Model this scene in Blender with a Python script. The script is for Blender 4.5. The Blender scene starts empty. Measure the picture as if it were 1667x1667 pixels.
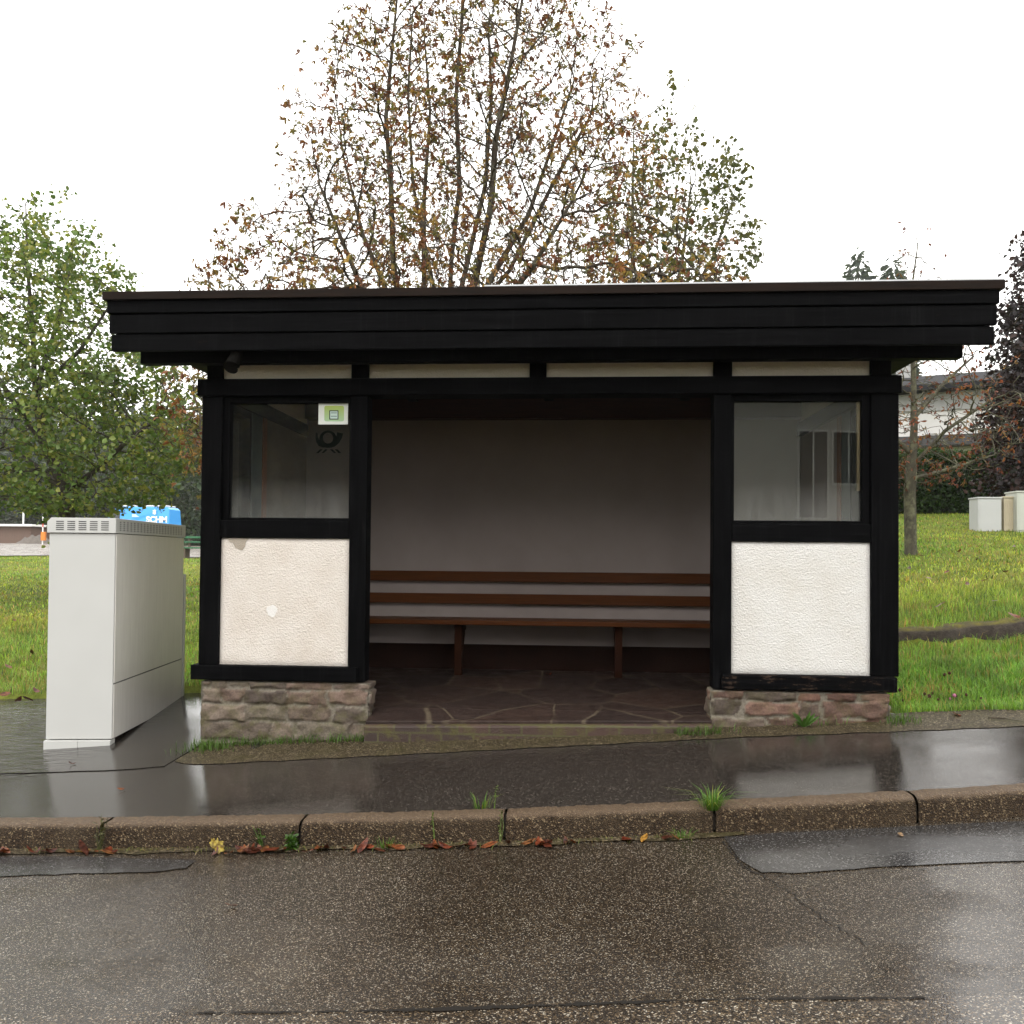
import bpy, math, random
import numpy as np
from mathutils import Vector, Matrix
random.seed(7); RNG = np.random.default_rng(7)
S = bpy.context.scene; COL = S.collection

# ------------------------------------------------------------------ camera
F, CC, SH = 1380.0, 833.5, 44.0
CAM = np.array([0.0, -6.2, 1.28])
YAW, PITCH, ROLL = math.radians(3.924), math.radians(1.106), math.radians(.496)
fw = np.array([-math.sin(YAW)*math.cos(PITCH), math.cos(YAW)*math.cos(PITCH), math.sin(PITCH)])
r0 = np.array([math.cos(YAW), math.sin(YAW), 0]); u0 = np.cross(r0, fw)
cr, sr = math.cos(ROLL), math.sin(ROLL)
RT, UP = cr*r0+sr*u0, -sr*r0+cr*u0
cam = bpy.data.cameras.new("camera"); co = bpy.data.objects.new("camera", cam); COL.objects.link(co)
co.matrix_world = Matrix(((RT[0], UP[0], -fw[0], CAM[0]), (RT[1], UP[1], -fw[1], CAM[1]), (RT[2], UP[2], -fw[2], CAM[2]), (0, 0, 0, 1)))
cam.sensor_width = 36; cam.lens = 36*F/1667; cam.shift_y = SH/1667; cam.clip_start = .05; cam.clip_end = 2000
S.camera = co
def ray(x, y): return fw*F+RT*(x-CC)-UP*(y-CC-SH)
def at(x, y, Y=0.0):                 # a survey helper: where a sight line meets the depth plane Y
    d = ray(x, y); return CAM+d*((Y-CAM[1])/d[1])
def xat(px, Y): return float(at(px, 900, Y)[0])
def zat(px, py, Y): return float(at(px, py, Y)[2])

# ------------------------------------------------------------------ ground heights
def ykerb(x):
    t = np.clip(np.asarray(x, float)+1, -4, 4.5); e = (np.asarray(x, float)+1)-t
    return -1.662+.0165*t*t+.0165*2*t*e*.6
def zpave(x, y): return .055*np.clip(x, -9, 10)+.035*np.minimum(y, 0)+.07*np.maximum(y, 0)
def zroad(x, y):
    yk = ykerb(x); return .055*np.clip(x, -9, 10)+.035*yk-.128+.012*np.clip(yk-y, 0, 3)
def sm(t): t = np.clip(t, 0, 1); return t*t*(3-2*t)
def terrain(x, y):
    x = np.asarray(x, float); y = np.asarray(y, float); yp = np.maximum(y, 0)
    bx = .055*np.clip(x, -6, 7)
    left = 1.55*(1-np.exp(-yp/13.0))+np.clip(yp-28, 0, 70)*.018
    right = yp*(.1+.0025*np.clip(x, 0, 6))
    right = np.where(yp > 24, 24*(.1+.0025*np.clip(x, 0, 6))+(yp-24)*.06, right)
    w = sm((x+3)/6); z = bx+left*(1-w)+right*w
    # the low bank on the right: a step of about 15 cm
    z = z-.13*sm((3.05+.05*np.sin(3*x)-yp)/.16)*sm((x-1.5)/1.2)*sm(yp/.6)
    hill = sm((yp-95)/110)*(30+8*np.sin(x*.03+1))
    return z+hill+.02*np.sin(x*1.7+y*.6)*sm((yp-.5)/2)*np.sin(y*1.3)
def T(x, y): return float(terrain(x, y))

# ------------------------------------------------------------------ object helpers
ORG = {}
def tag(o, label=None, cat=None, group=None, kind=None):
    if label: o['label'] = label
    if cat: o['category'] = cat
    if group: o['group'] = group
    if kind: o['kind'] = kind
    return o
def thing(name, label, cat, loc, group=None):
    o = bpy.data.objects.new(name, None); COL.objects.link(o); o.location = loc; o.empty_display_size = .1
    ORG[o] = np.array(loc, float); return tag(o, label, cat, group)
def link(name, me, mat, parent=None, origin=None):
    o = bpy.data.objects.new(name, me); COL.objects.link(o)
    if mat: me.materials.append(mat)
    if parent is not None:
        o.parent = parent; ORG[o] = ORG[parent]
    else:
        ORG[o] = np.array(origin if origin is not None else (0, 0, 0), float); o.location = ORG[o]
    return o
def npmesh(name, V, Fs, mat, parent=None, origin=None, col=None, smooth=False):
    """V world coordinates (n,3); Fs: array (m,k) or list of such arrays; col (n,3) optional point colour"""
    org = ORG[parent] if parent is not None else np.array(origin if origin is not None else (0, 0, 0), float)
    V = np.asarray(V, float)-org
    if not isinstance(Fs, list): Fs = [Fs]
    Fs = [np.asarray(f, np.int32) for f in Fs if len(f)]
    me = bpy.data.meshes.new(name); me.vertices.add(len(V)); me.vertices.foreach_set("co", V.astype(np.float32).ravel())
    tot = np.concatenate([np.full(len(f), f.shape[1], np.int32) for f in Fs]); lp = np.concatenate([f.ravel() for f in Fs])
    me.loops.add(len(lp)); me.loops.foreach_set("vertex_index", lp)
    me.polygons.add(len(tot)); st = np.concatenate([[0], np.cumsum(tot)[:-1]]).astype(np.int32)
    me.polygons.foreach_set("loop_start", st); me.polygons.foreach_set("loop_total", tot)
    if smooth: me.polygons.foreach_set("use_smooth", np.ones(len(tot), bool))
    if col is not None:
        a = me.color_attributes.new("Col", 'FLOAT_COLOR', 'POINT')
        c = np.ones((len(V), 4), np.float32); c[:, :3] = col; a.data.foreach_set("color", c.ravel())
    me.update(calc_edges=True); me.validate()
    return link(name, me, mat, parent, origin)
class MB:
    def __init__(s): s.v = []; s.f = []
    def box(s, x0, x1, y0, y1, z0, z1):
        return s.hexa([(x0, y0, z0), (x1, y0, z0), (x1, y1, z0), (x0, y1, z0)], [(x0, y0, z1), (x1, y0, z1), (x1, y1, z1), (x0, y1, z1)])
    def hexa(s, b, t):
        n = len(s.v); s.v += list(b)+list(t); k = len(b)
        s.f += [tuple(n+i for i in range(k))[::-1], tuple(n+k+i for i in range(k))]
        s.f += [(n+i, n+(i+1) % k, n+k+(i+1) % k, n+k+i) for i in range(k)]
        return s
    def quad(s, *p): n = len(s.v); s.v += list(p); s.f.append(tuple(range(n, n+len(p)))); return s
    def tube(s, pts, rad, k=10, caps=True):
        pts = [np.array(p, float) for p in pts]; n0 = len(s.v); R = rad if hasattr(rad, '__len__') else [rad]*len(pts)
        for i, p in enumerate(pts):
            d = pts[min(i+1, len(pts)-1)]-pts[max(i-1, 0)]; d /= np.linalg.norm(d)
            a = np.cross(d, (0, 0, 1) if abs(d[2]) < .9 else (1, 0, 0)); a /= np.linalg.norm(a); b = np.cross(d, a)
            for j in range(k):
                t = 2*math.pi*j/k; s.v.append(tuple(p+R[i]*(math.cos(t)*a+math.sin(t)*b)))
        for i in range(len(pts)-1):
            for j in range(k):
                s.f.append((n0+i*k+j, n0+i*k+(j+1) % k, n0+(i+1)*k+(j+1) % k, n0+(i+1)*k+j))
        if caps:
            s.f.append(tuple(n0+j for j in range(k))[::-1]); e = n0+(len(pts)-1)*k; s.f.append(tuple(e+j for j in range(k)))
        return s
    def build(s, name, mat, parent=None, origin=None, bevel=0, smooth=False):
        org = ORG[parent] if parent is not None else np.array(origin if origin is not None else (0, 0, 0), float)
        me = bpy.data.meshes.new(name); me.from_pydata([tuple(np.array(v, float)-org) for v in s.v], [], s.f); me.update()
        import bmesh
        bm = bmesh.new(); bm.from_mesh(me); bmesh.ops.recalc_face_normals(bm, faces=bm.faces); bm.to_mesh(me); bm.free()
        if smooth:
            me.polygons.foreach_set("use_smooth", [True]*len(me.polygons))
        o = link(name, me, mat, parent, origin)
        if bevel:
            m = o.modifiers.new("bevel", 'BEVEL'); m.width = bevel; m.segments = 2; m.limit_method = 'ANGLE'; m.angle_limit = .6
        return o
def bx(name, mat, parent, x0, x1, y0, y1, z0, z1, bevel=.006):
    return MB().box(x0, x1, y0, y1, z0, z1).build(name, mat, parent, bevel=bevel)
def copy_tree(o, parent=None):
    c = o.copy(); COL.objects.link(c); c.parent = parent
    ORG[c] = ORG[o]
    for ch in list(o.children): copy_tree(ch, c)
    return c

# ------------------------------------------------------------------ material helpers
class NT:
    def __init__(s, name):
        s.m = bpy.data.materials.new(name); s.m.use_nodes = True; s.t = s.m.node_tree; s.t.nodes.clear()
        s.out = s.n('ShaderNodeOutputMaterial')
        s.tc = s.n('ShaderNodeTexCoord').outputs['Object']
    def n(s, ty, **kw):
        nd = s.t.nodes.new(ty)
        for k, v in kw.items():
            if k[0] == '_':
                nd.inputs[k[1:]].default_value = v
            else: setattr(nd, k, v)
        return nd
    def l(s, a, b): s.t.links.new(a, b)
    def mapping(s, scale=(1, 1, 1), vec=None, rot=(0, 0, 0)):
        m = s.n('ShaderNodeMapping'); m.inputs['Scale'].default_value = scale; m.inputs['Rotation'].default_value = rot
        s.l(vec or s.tc, m.inputs['Vector']); return m.outputs[0]
    def noise(s, scale, detail=4, rough=.55, vec=None, dist=0):
        n = s.n('ShaderNodeTexNoise'); n.inputs['Scale'].default_value = scale; n.inputs['Detail'].default_value = detail
        n.inputs['Roughness'].default_value = rough; n.inputs['Distortion'].default_value = dist
        s.l(vec or s.tc, n.inputs['Vector']); return n.outputs['Fac']
    def voro(s, scale, feature='F1', vec=None, rnd=1):
        n = s.n('ShaderNodeTexVoronoi', feature=feature); n.inputs['Scale'].default_value = scale; n.inputs['Randomness'].default_value = rnd
        s.l(vec or s.tc, n.inputs['Vector']); return n
    def ramp(s, fac, stops, interp='LINEAR'):
        r = s.n('ShaderNodeValToRGB'); r.color_ramp.interpolation = interp; e = r.color_ramp.elements
        while len(e) < len(stops): e.new(.5)
        for el, (p, c) in zip(e, stops):
            el.position = p; c = c if hasattr(c, '__len__') else (c, c, c); el.color = (*c[:3], 1)
        s.l(fac, r.inputs['Fac']); return r.outputs['Color']
    def mix(s, fac, a, b, blend='MIX'):
        m = s.n('ShaderNodeMix', data_type='RGBA', blend_type=blend)
        for sock, v in ((m.inputs[0], fac), (m.inputs[6], a), (m.inputs[7], b)):
            if hasattr(v, 'links'): s.l(v, sock)
            elif hasattr(v, '__len__'): sock.default_value = (*v[:3], 1)
            else: sock.default_value = v if sock == m.inputs[0] else (v, v, v, 1)
        return m.outputs[2]
    def math(s, op, a, b=0, clamp=False):
        m = s.n('ShaderNodeMath', operation=op, use_clamp=clamp)
        for sock, v in zip(m.inputs, (a, b)):
            if hasattr(v, 'links'): s.l(v, sock)
            else: sock.default_value = v
        return m.outputs[0]
    def xyz(s, vec=None):
        x = s.n('ShaderNodeSeparateXYZ'); s.l(vec or s.tc, x.inputs[0]); return x.outputs
    def bump(s, h, strength=.3, dist=.01, nrm=None):
        b = s.n('ShaderNodeBump'); b.inputs['Distance'].default_value = dist
        if hasattr(strength, 'links'): s.l(strength, b.inputs['Strength'])
        else: b.inputs['Strength'].default_value = strength
        s.l(h, b.inputs['Height'])
        if nrm: s.l(nrm, b.inputs['Normal'])
        return b.outputs[0]
    def attr(s, name='Col'):
        a = s.n('ShaderNodeAttribute'); a.attribute_name = name; return a.outputs['Color']
    def pr(s, base, rough=.6, nrm=None, spec=.5, metal=0, ior=1.45, coat=0):
        p = s.n('ShaderNodeBsdfPrincipled')
        for k, v in (('Base Color', base), ('Roughness', rough), ('Specular IOR Level', spec), ('Metallic', metal), ('IOR', ior), ('Coat Weight', coat)):
            if hasattr(v, 'links'): s.l(v, p.inputs[k])
            elif hasattr(v, '__len__'): p.inputs[k].default_value = (*v[:3], 1)
            else: p.inputs[k].default_value = v
        if nrm: s.l(nrm, p.inputs['Normal'])
        return p.outputs[0]
    def done(s, sh): s.l(sh, s.out.inputs['Surface']); return s.m
def simple(name, c1, c2=None, scale=8, rough=.6, bump=.1, bscale=60, stretch=(1, 1, 1), spec=.4, metal=0):
    t = NT(name); c2 = c2 or tuple(x*.75 for x in c1); v = t.mapping(stretch)
    col = t.ramp(t.noise(scale, 5, .6, v), [(.3, c1), (.7, c2)])
    return t.done(t.pr(col, rough, t.bump(t.noise(bscale, 4, .6, v), bump, .01), spec, metal))

def m_blackwood(name, grain_axis, wear=.0):
    t = NT(name); st = [30, 30, 30]; st[grain_axis] = 1.2
    v = t.mapping(st); g = t.noise(1.6, 6, .65, v); big = t.noise(2.3, 4, .6)
    col = t.ramp(g, [(.25, (.0006, .0006, .0007)), (.55, (.0022, .0022, .0025)), (.72, (.0055, .0055, .006)), (.86, (.022, .022, .0235))])
    w = t.noise(7, 8, .75, t.mapping([4 if i != grain_axis else 1 for i in range(3)]))
    wm = t.ramp(w, [(.66-wear*.14, 0), (.70-wear*.14, 1)])
    col = t.mix(t.math('MULTIPLY', wm, .35+.5*wear), col, (.055, .036, .026))
    st2 = t.math('MULTIPLY', t.ramp(big, [(.5, 0), (.75, 1)]), .35)
    col = t.mix(st2, col, (.006, .006, .0066))
    run = t.noise(9, 5, .7, t.mapping((5, 5, .18))); col = t.mix(t.ramp(run, [(.55, 0), (.75, .5)]), col, (.017, .017, .018))
    rg = t.ramp(big, [(.35, .5), (.7, .7)])
    return t.done(t.pr(col, rg, t.bump(g, .5, .004), .03))
BLX, BLY, BLZ = (m_blackwood("black_wood_"+a, i) for i, a in enumerate(("lengthwise", "crosswise", "upright")))
BLWORN = m_blackwood("black_wood_worn", 0, .72)
def m_plaster(name, c, stain, patch=None):
    t = NT(name); n1 = t.noise(120, 3, .6); n2 = t.voro(70).outputs['Distance']
    h = t.math('ADD', n1, t.math('MULTIPLY', n2, .6))
    big = t.noise(3.2, 5, .6); z = t.xyz()[2]
    col = t.mix(t.ramp(big, [(.42, 0), (.72, .75)]), c, stain)
    foot = t.math('MULTIPLY', t.ramp(t.math('ADD', t.math('MULTIPLY', z, -3.2), t.math('MULTIPLY', t.noise(7, 5, .7), 1.9)), [(.0, 0), (.55, 1)]), t.ramp(t.math('SUBTRACT', z, 1.4), [(0, 1), (.02, 0)]))   # rain splash stains near the sill
    col = t.mix(t.math('MULTIPLY', foot, .55), col, tuple(x*.72 for x in stain))
    col = t.mix(t.ramp(t.noise(160, 2, .5), [(.5, 0), (.8, .3)]), col, tuple(x*.55 for x in stain))
    return t.done(t.pr(col, .8, t.bump(h, .9, .007), .2))
PL_LEFT = m_plaster("plaster_yellowed", (.645, .595, .54), (.56, .495, .43))
PL_RIGHT = m_plaster("plaster_white", (.635, .62, .59), (.575, .545, .495))
PL_UP = m_plaster("plaster_grey", (.88, .80, .70), (.82, .73, .62))
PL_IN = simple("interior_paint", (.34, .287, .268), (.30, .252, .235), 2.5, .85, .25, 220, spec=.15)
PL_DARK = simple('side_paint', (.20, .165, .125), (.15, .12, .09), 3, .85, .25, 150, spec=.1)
PL_BARE = simple("bare_render", (.36, .31, .25), (.30, .26, .21), 12, .9, .5, 120)
PL_FIX = simple("repair_plaster", (.70, .68, .65), (.66, .64, .61), 12, .8, .5, 160)
CEIL = simple("ceiling_boards", (.03, .016, .010), (.018, .010, .007), 3, .7, .2, 20, (1, 20, 1))
BACKBEAM = simple("red_brown_beam", (.05, .018, .011), (.03, .012, .008), 4, .6, .2, 20, (1, 18, 18))
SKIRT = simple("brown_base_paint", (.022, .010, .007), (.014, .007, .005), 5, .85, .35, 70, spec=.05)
VARN = simple("varnished_wood", (.105, .033, .008), (.060, .019, .005), 3.2, .45, .12, 8, (1, 26, 26), .12)
ORANGEWOOD = simple("orange_timber", (.25, .085, .03), (.17, .06, .025), 4, .5, .1, 10, (20, 20, 1))
GREYPANEL = simple("grey_panel", (.12, .15, .15), (.09, .115, .115), 6, .6, .15, 40)
CABINET = simple("cabinet_grey", (.51, .51, .49), (.485, .485, .465), 3, .42, .05, 300, spec=.45)
def m_cab_side():
    t = NT("cabinet_ribbed"); v = t.mapping((1, 1, .04))
    st = t.noise(60, 3, .7, v); big = t.noise(2.2, 3, .5)
    col = t.mix(t.ramp(st, [(.35, 0), (.75, .55)]), (.66, .635, .59), (.48, .455, .42))
    col = t.mix(t.ramp(big, [(.4, 0), (.8, .35)]), col, (.46, .435, .405))
    return t.done(t.pr(col, .34, t.bump(st, .12, .003), .5))
CABSIDE = m_cab_side()
CABDARK = simple("slot_dark", (.012, .012, .013), (.008, .008, .009), 4, .8, 0)
BEIGE = simple("cabinet_beige", (.40, .35, .25), (.37, .32, .23), 3, .5, .1, 50)
GREYGREEN = simple("cabinet_grey_green", (.40, .415, .37), (.38, .39, .35), 3, .5, .05, 100)
PALEGREY = simple("cabinet_pale_grey", (.40, .405, .40), (.38, .385, .38), 3, .5, .05, 100)
METAL = simple("roof_metal", (.55, .56, .57), (.45, .46, .47), 4, .4, .1, 30, metal=.3)
EDGING = simple("brown_edging", (.017, .010, .007), (.008, .006, .005), 3, .7, .2, 20, (1, 12, 12), .08)
PIPE = simple("pipe_dark", (.008, .0065, .005), (.004, .004, .0035), 9, .8, .2, 50, spec=.05)
WHITEP = simple("white_paint", (.78, .78, .76), (.72, .72, .70), 5, .5, .05)
def m_stone():
    t = NT("rubble_stone"); a = t.attr(); n = t.noise(55, 6, .7); n2 = t.noise(9, 5, .65)
    col = t.mix(.85, a, t.ramp(n, [(.25, .35), (.55, 1.0), (.8, 1.5)]), 'MULTIPLY')
    z = t.xyz()[2]
    moss = t.math('MULTIPLY', t.ramp(n2, [(.46, 0), (.60, 1)]), t.ramp(t.math('MULTIPLY_ADD', z, -2.2), [(0, .35), (1, 1)]))
    col = t.mix(t.math('MULTIPLY', moss, .75), col, (.085, .080, .022))
    return t.done(t.pr(col, .72, t.bump(t.noise(75, 6, .75), .8, .012), .4))
STONE = m_stone()
def m_flags():
    t = NT("flagstones"); v = t.mapping((1.9, 1.55, 0)); nz = t.n('ShaderNodeTexNoise'); nz.inputs['Scale'].default_value = 2.2; nz.inputs['Detail'].default_value = 5
    t.l(t.tc, nz.inputs['Vector']); wv = t.n('ShaderNodeMix', data_type='VECTOR'); wv.inputs[0].default_value = .10; t.l(v, wv.inputs[4]); t.l(nz.outputs['Color'], wv.inputs[5])
    e = t.voro(1.0, 'DISTANCE_TO_EDGE', wv.outputs[1]).outputs['Distance']; c = t.voro(1.0, 'F1', wv.outputs[1]).outputs['Color']
    jm = t.ramp(e, [(.006, 1), (.018, 0)]); jm = t.math('MULTIPLY', jm, t.ramp(t.noise(3, 3, .6), [(.35, .15), (.6, 1)]))
    col = t.ramp(t.noise(14, 6, .7), [(.25, (.016, .011, .010)), (.6, (.036, .025, .021)), (.8, (.06, .043, .035))])
    col = t.mix(.55, col, t.ramp(t.xyz(c)[0], [(0, (.6, .55, .55)), (.5, (1, .9, .85)), (1, (1.5, 1.2, 1.0))]), 'MULTIPLY')
    col = t.mix(jm, col, (.085, .066, .045))
    return t.done(t.pr(col, t.ramp(t.noise(5), [(.35, .32), (.65, .6)]), t.bump(t.math('ADD', t.noise(40, 5, .7), t.math('MULTIPLY', e, 2.0)), .5, .01), .16))
FLAGS = m_flags()
def m_step():
    t = NT("step_bricks"); v = t.mapping((1, 1, 1))
    b = t.n('ShaderNodeTexBrick'); b.inputs['Scale'].default_value = 1; b.inputs['Brick Width'].default_value = .23; b.inputs['Row Height'].default_value = .075; b.inputs['Mortar Size'].default_value = .008
    b.inputs['Color1'].default_value = (.055, .03, .022, 1); b.inputs['Color2'].default_value = (.035, .022, .018, 1); b.inputs['Mortar'].default_value = (.06, .052, .022, 1)
    x = t.xyz(); cmb = t.n('ShaderNodeCombineXYZ'); t.l(x[0], cmb.inputs[0]); t.l(x[2], cmb.inputs[1]); t.l(cmb.outputs[0], b.inputs['Vector'])
    col = t.mix(t.ramp(t.noise(8, 5, .7), [(.5, 0), (.65, .8)]), b.outputs['Color'], (.07, .062, .016))
    return t.done(t.pr(col, .6, t.bump(t.noise(60, 5, .7), .6, .01), .45))
STEP = m_step()
def m_road(name, scale, wet_shift, tone=1.0, seam=False):
    t = NT(name); vo = t.voro(scale); c = t.xyz(vo.outputs['Color']); e = t.voro(scale, 'DISTANCE_TO_EDGE').outputs['Distance']
    x = t.xyz()
    pal = [(0, (.014, .011, .009)), (.36, (.036, .028, .021)), (.6, (.075, .056, .037)), (.78, (.115, .080, .047)), (.90, (.20, .15, .095)), (.975, (.44, .40, .33))]
    col = t.ramp(c[0], [(p, tuple(q*tone for q in k)) for p, k in pal])
    col = t.mix(t.ramp(e, [(.02, .85), (.10, 0)]), col, (.012, .011, .010))
    patchy = t.noise(1.1, 5, .65); col = t.mix(t.ramp(patchy, [(.36, .75), (.62, 0)]), col, t.mix(1, col, (.55, .50, .45), 'MULTIPLY'))
    wn = t.noise(.75, 5, .62, t.mapping((.8, 1.6, 1)))
    pd = t.n('ShaderNodeVectorMath', operation='DISTANCE'); t.l(t.mapping((1, 2.2, 0)), pd.inputs[0]); pd.inputs[1].default_value = (-1.42, -3.15*2.2, 0)
    wn = t.math('ADD', wn, t.math('MULTIPLY', t.math('SUBTRACT', .75, pd.outputs['Value'], True), .25))   # shallow puddle at the left
    right = t.math('MULTIPLY', t.math('ADD', x[0], -.75), .22, True)          # the low side of the lane holds a film of water
    wf = t.math('ADD', wn, t.math('ADD', right, wet_shift)); wet = t.ramp(wf, [(.48, 0), (.66, 1)])
    rough = t.ramp(wet, [(0, .22), (1, .06)])
    h = t.math('ADD', t.math('MULTIPLY', vo.outputs['Distance'], -1.0), t.math('MULTIPLY', t.noise(scale*.45, 3, .6), .9))
    st = t.ramp(wet, [(0, 1), (1, .3)])
    return t.done(t.pr(col, rough, t.bump(h, st, .0011), .6, ior=1.45))
ROAD = m_road("wet_road_aggregate", 235, -.01, .62)
ROADB = m_road("wet_road_coarse_aggregate", 180, -.01, .8)
def m_asphalt(name, base, rough0, rough1, rip, tint=(1, .84, .70), film=.0):
    t = NT(name); vo = t.voro(170); c = t.xyz(vo.outputs['Color'])
    col = t.ramp(c[0], [(0, tuple(base*.6*k for k in tint)), (.7, tuple(base*1.3*k for k in tint)), (.88, tuple(base*2.6*k for k in tint)), (1, tuple(base*6*k for k in tint))])
    x = t.xyz(); wn = t.noise(1.3, 4, .6, t.mapping((1, 1.8, 1)))
    wet = t.ramp(t.math('ADD', wn, film), [(.38, 0), (.6, 1)])
    rough = t.ramp(wet, [(0, rough0), (1, rough1)])
    fine = t.math('ADD', t.noise(230, 3, .6), t.math('MULTIPLY', vo.outputs['Distance'], .6))
    leftw = t.math('MULTIPLY', t.math('ADD', x[0], 3.35), -1.6, True)        # rain runs across the pavement by the cabinet
    rp = t.noise(6.5, 2, .45, t.mapping((1, 3.2, 1), rot=(0, 0, .3)), dist=.8)
    n1 = t.bump(fine, t.ramp(wet, [(0, .5), (1, .22)]), .0008)
    n2 = t.bump(rp, t.math('MULTIPLY', leftw, rip), .016, n1)
    return t.done(t.pr(col, rough, n2, .6, ior=1.42))
ASPHALT = m_asphalt("wet_smooth_asphalt", .017, .12, .05, .9)
PATCH = m_asphalt("wet_asphalt_patch", .020, .30, .16, .0, (1, .95, .92))
PAD = m_asphalt("wet_pad_asphalt", .018, .13, .05, 1.0)
LOT = m_asphalt("wet_lot_asphalt", .10, .40, .2, .0)
def m_gravel():
    t = NT("gritty_strip"); vo = t.voro(130); c = t.xyz(vo.outputs['Color'])
    col = t.ramp(c[0], [(0, (.012, .009, .006)), (.5, (.034, .026, .014)), (.8, (.072, .054, .03)), (1, (.22, .18, .12))])
    col = t.mix(t.ramp(t.noise(4, 4, .6), [(.45, 0), (.7, .6)]), col, (.045, .040, .014))
    return t.done(t.pr(col, .5, t.bump(vo.outputs['Distance'], .8, .006), .12))
GRIT = m_gravel()
def m_kerb():
    t = NT("kerb_concrete"); vo = t.voro(150); c = t.xyz(vo.outputs['Color'])
    col = t.ramp(c[0], [(0, (.010, .006, .0035)), (.5, (.028, .017, .009)), (.85, (.064, .041, .022)), (1, (.22, .165, .10))])
    col = t.mix(t.ramp(t.noise(3, 5, .65), [(.4, 0), (.7, .55)]), col, (.05, .036, .022))
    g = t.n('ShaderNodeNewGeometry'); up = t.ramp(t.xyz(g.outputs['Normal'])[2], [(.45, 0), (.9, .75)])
    col = t.mix(up, col, t.mix(.6, col, (.15, .105, .07)))                    # paler, warmer tone where the stone faces up
    return t.done(t.pr(col, .5, t.bump(t.math('ADD', vo.outputs['Distance'], t.noise(30, 5, .7)), .8, .008), .14))
KERB = m_kerb()
def m_leaf(name, trans=.35, rough=.5, tint=(.82, .82, .82)):
    t = NT(name); a = t.mix(1, t.attr(), tint, 'MULTIPLY')
    tr = t.n('ShaderNodeBsdfTranslucent'); t.l(t.mix(1, a, (1.25, 1.2, .8), 'MULTIPLY'), tr.inputs[0])
    mx = t.n('ShaderNodeMixShader'); mx.inputs[0].default_value = trans
    t.l(t.pr(a, rough, None, .35), mx.inputs[1]); t.l(tr.outputs[0], mx.inputs[2])
    return t.done(mx.outputs[0])
LEAF = m_leaf("foliage"); GRASSM = m_leaf("grass_blades", .4, .45, (1, 1, 1)); LITTER = m_leaf("leaf_litter", .12, .32)
def _litter():
    t = LITTER.node_tree; N = t.nodes; L = t.links; pr = [n for n in N if n.type == 'BSDF_PRINCIPLED'][0]; src = pr.inputs['Base Color'].links[0].from_socket
    nz = N.new('ShaderNodeTexNoise'); nz.inputs['Scale'].default_value = 55; nz.inputs['Detail'].default_value = 4; tc = N.new('ShaderNodeTexCoord'); L.new(tc.outputs['Object'], nz.inputs['Vector'])
    rp = N.new('ShaderNodeValToRGB'); rp.color_ramp.elements[0].position = .38; rp.color_ramp.elements[0].color = (.28, .2, .16, 1); rp.color_ramp.elements[1].position = .62; rp.color_ramp.elements[1].color = (1.05, 1, .95, 1); L.new(nz.outputs['Fac'], rp.inputs['Fac'])
    mx = N.new('ShaderNodeMix'); mx.data_type = 'RGBA'; mx.blend_type = 'MULTIPLY'; mx.inputs[0].default_value = 1; L.new(src, mx.inputs[6]); L.new(rp.outputs['Color'], mx.inputs[7]); L.new(mx.outputs[2], pr.inputs['Base Color'])
_litter()
def m_bark(name, c1, c2, lich):
    t = NT(name); v = t.mapping((1, 1, .3)); n = t.noise(22, 6, .7, v)
    col = t.ramp(n, [(.3, c1), (.65, c2)]); col = t.mix(t.ramp(t.noise(6, 5, .65), [(.48, 0), (.62, .8)]), col, lich)
    return t.done(t.pr(col, .85, t.bump(n, .6, .02), .2))
BARK = m_bark("bark_chestnut", (.026, .018, .012), (.060, .045, .031), (.10, .095, .07))
BARKG = m_bark("bark_maple", (.025, .02, .016), (.06, .05, .04), (.085, .085, .06))
BARKL = m_bark("bark_lichen", (.035, .03, .022), (.075, .068, .048), (.14, .14, .085))
def m_meadow():
    t = NT("meadow_soil_and_turf"); n = t.noise(.55, 5, .65); f = t.noise(26, 5, .7)
    col = t.ramp(n, [(.3, (.06, .095, .013)), (.5, (.12, .14, .02)), (.68, (.20, .18, .035))])
    col = t.mix(.8, col, t.ramp(f, [(.25, .35), (.7, 1.35)]), 'MULTIPLY')
    return t.done(t.pr(col, .9, t.bump(f, .8, .05), .15))
MEADOW = m_meadow()
def m_glass():
    t = NT("window_glass"); fr = t.n('ShaderNodeFresnel'); fr.inputs['IOR'].default_value = 1.5
    tr = t.n('ShaderNodeBsdfTransparent'); tr.inputs[0].default_value = (.93, .95, .93, 1); gl = t.n('ShaderNodeBsdfGlossy'); gl.inputs['Roughness'].default_value = .0
    mx = t.n('ShaderNodeMixShader'); t.l(t.math('MULTIPLY', fr.outputs[0], 1.3, True), mx.inputs[0]); t.l(tr.outputs[0], mx.inputs[1]); t.l(gl.outputs[0], mx.inputs[2])
    di = t.n('ShaderNodeBsdfDiffuse'); di.inputs[0].default_value = (.6, .6, .57, 1)
    z = t.xyz()[2]; low = t.ramp(t.math('ADD', z, -1.54), [(0, .13), (.30, .012)])  # dried spray along the foot of the pane
    dirt = t.math('MULTIPLY', low, t.ramp(t.noise(18, 5, .7, t.mapping((1, 1, .25))), [(.3, .4), (.7, 1)]))
    m2 = t.n('ShaderNodeMixShader'); t.l(dirt, m2.inputs[0]); t.l(mx.outputs[0], m2.inputs[1]); t.l(di.outputs[0], m2.inputs[2])
    return t.done(m2.outputs[0])
GLASS = m_glass()
def flat(name, c, rough=.6, spec=.3): t = NT(name); return t.done(t.pr(c, rough, None, spec))
DARKGLASS = flat("dark_glass", (.012, .014, .016), .08, .6)

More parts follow.
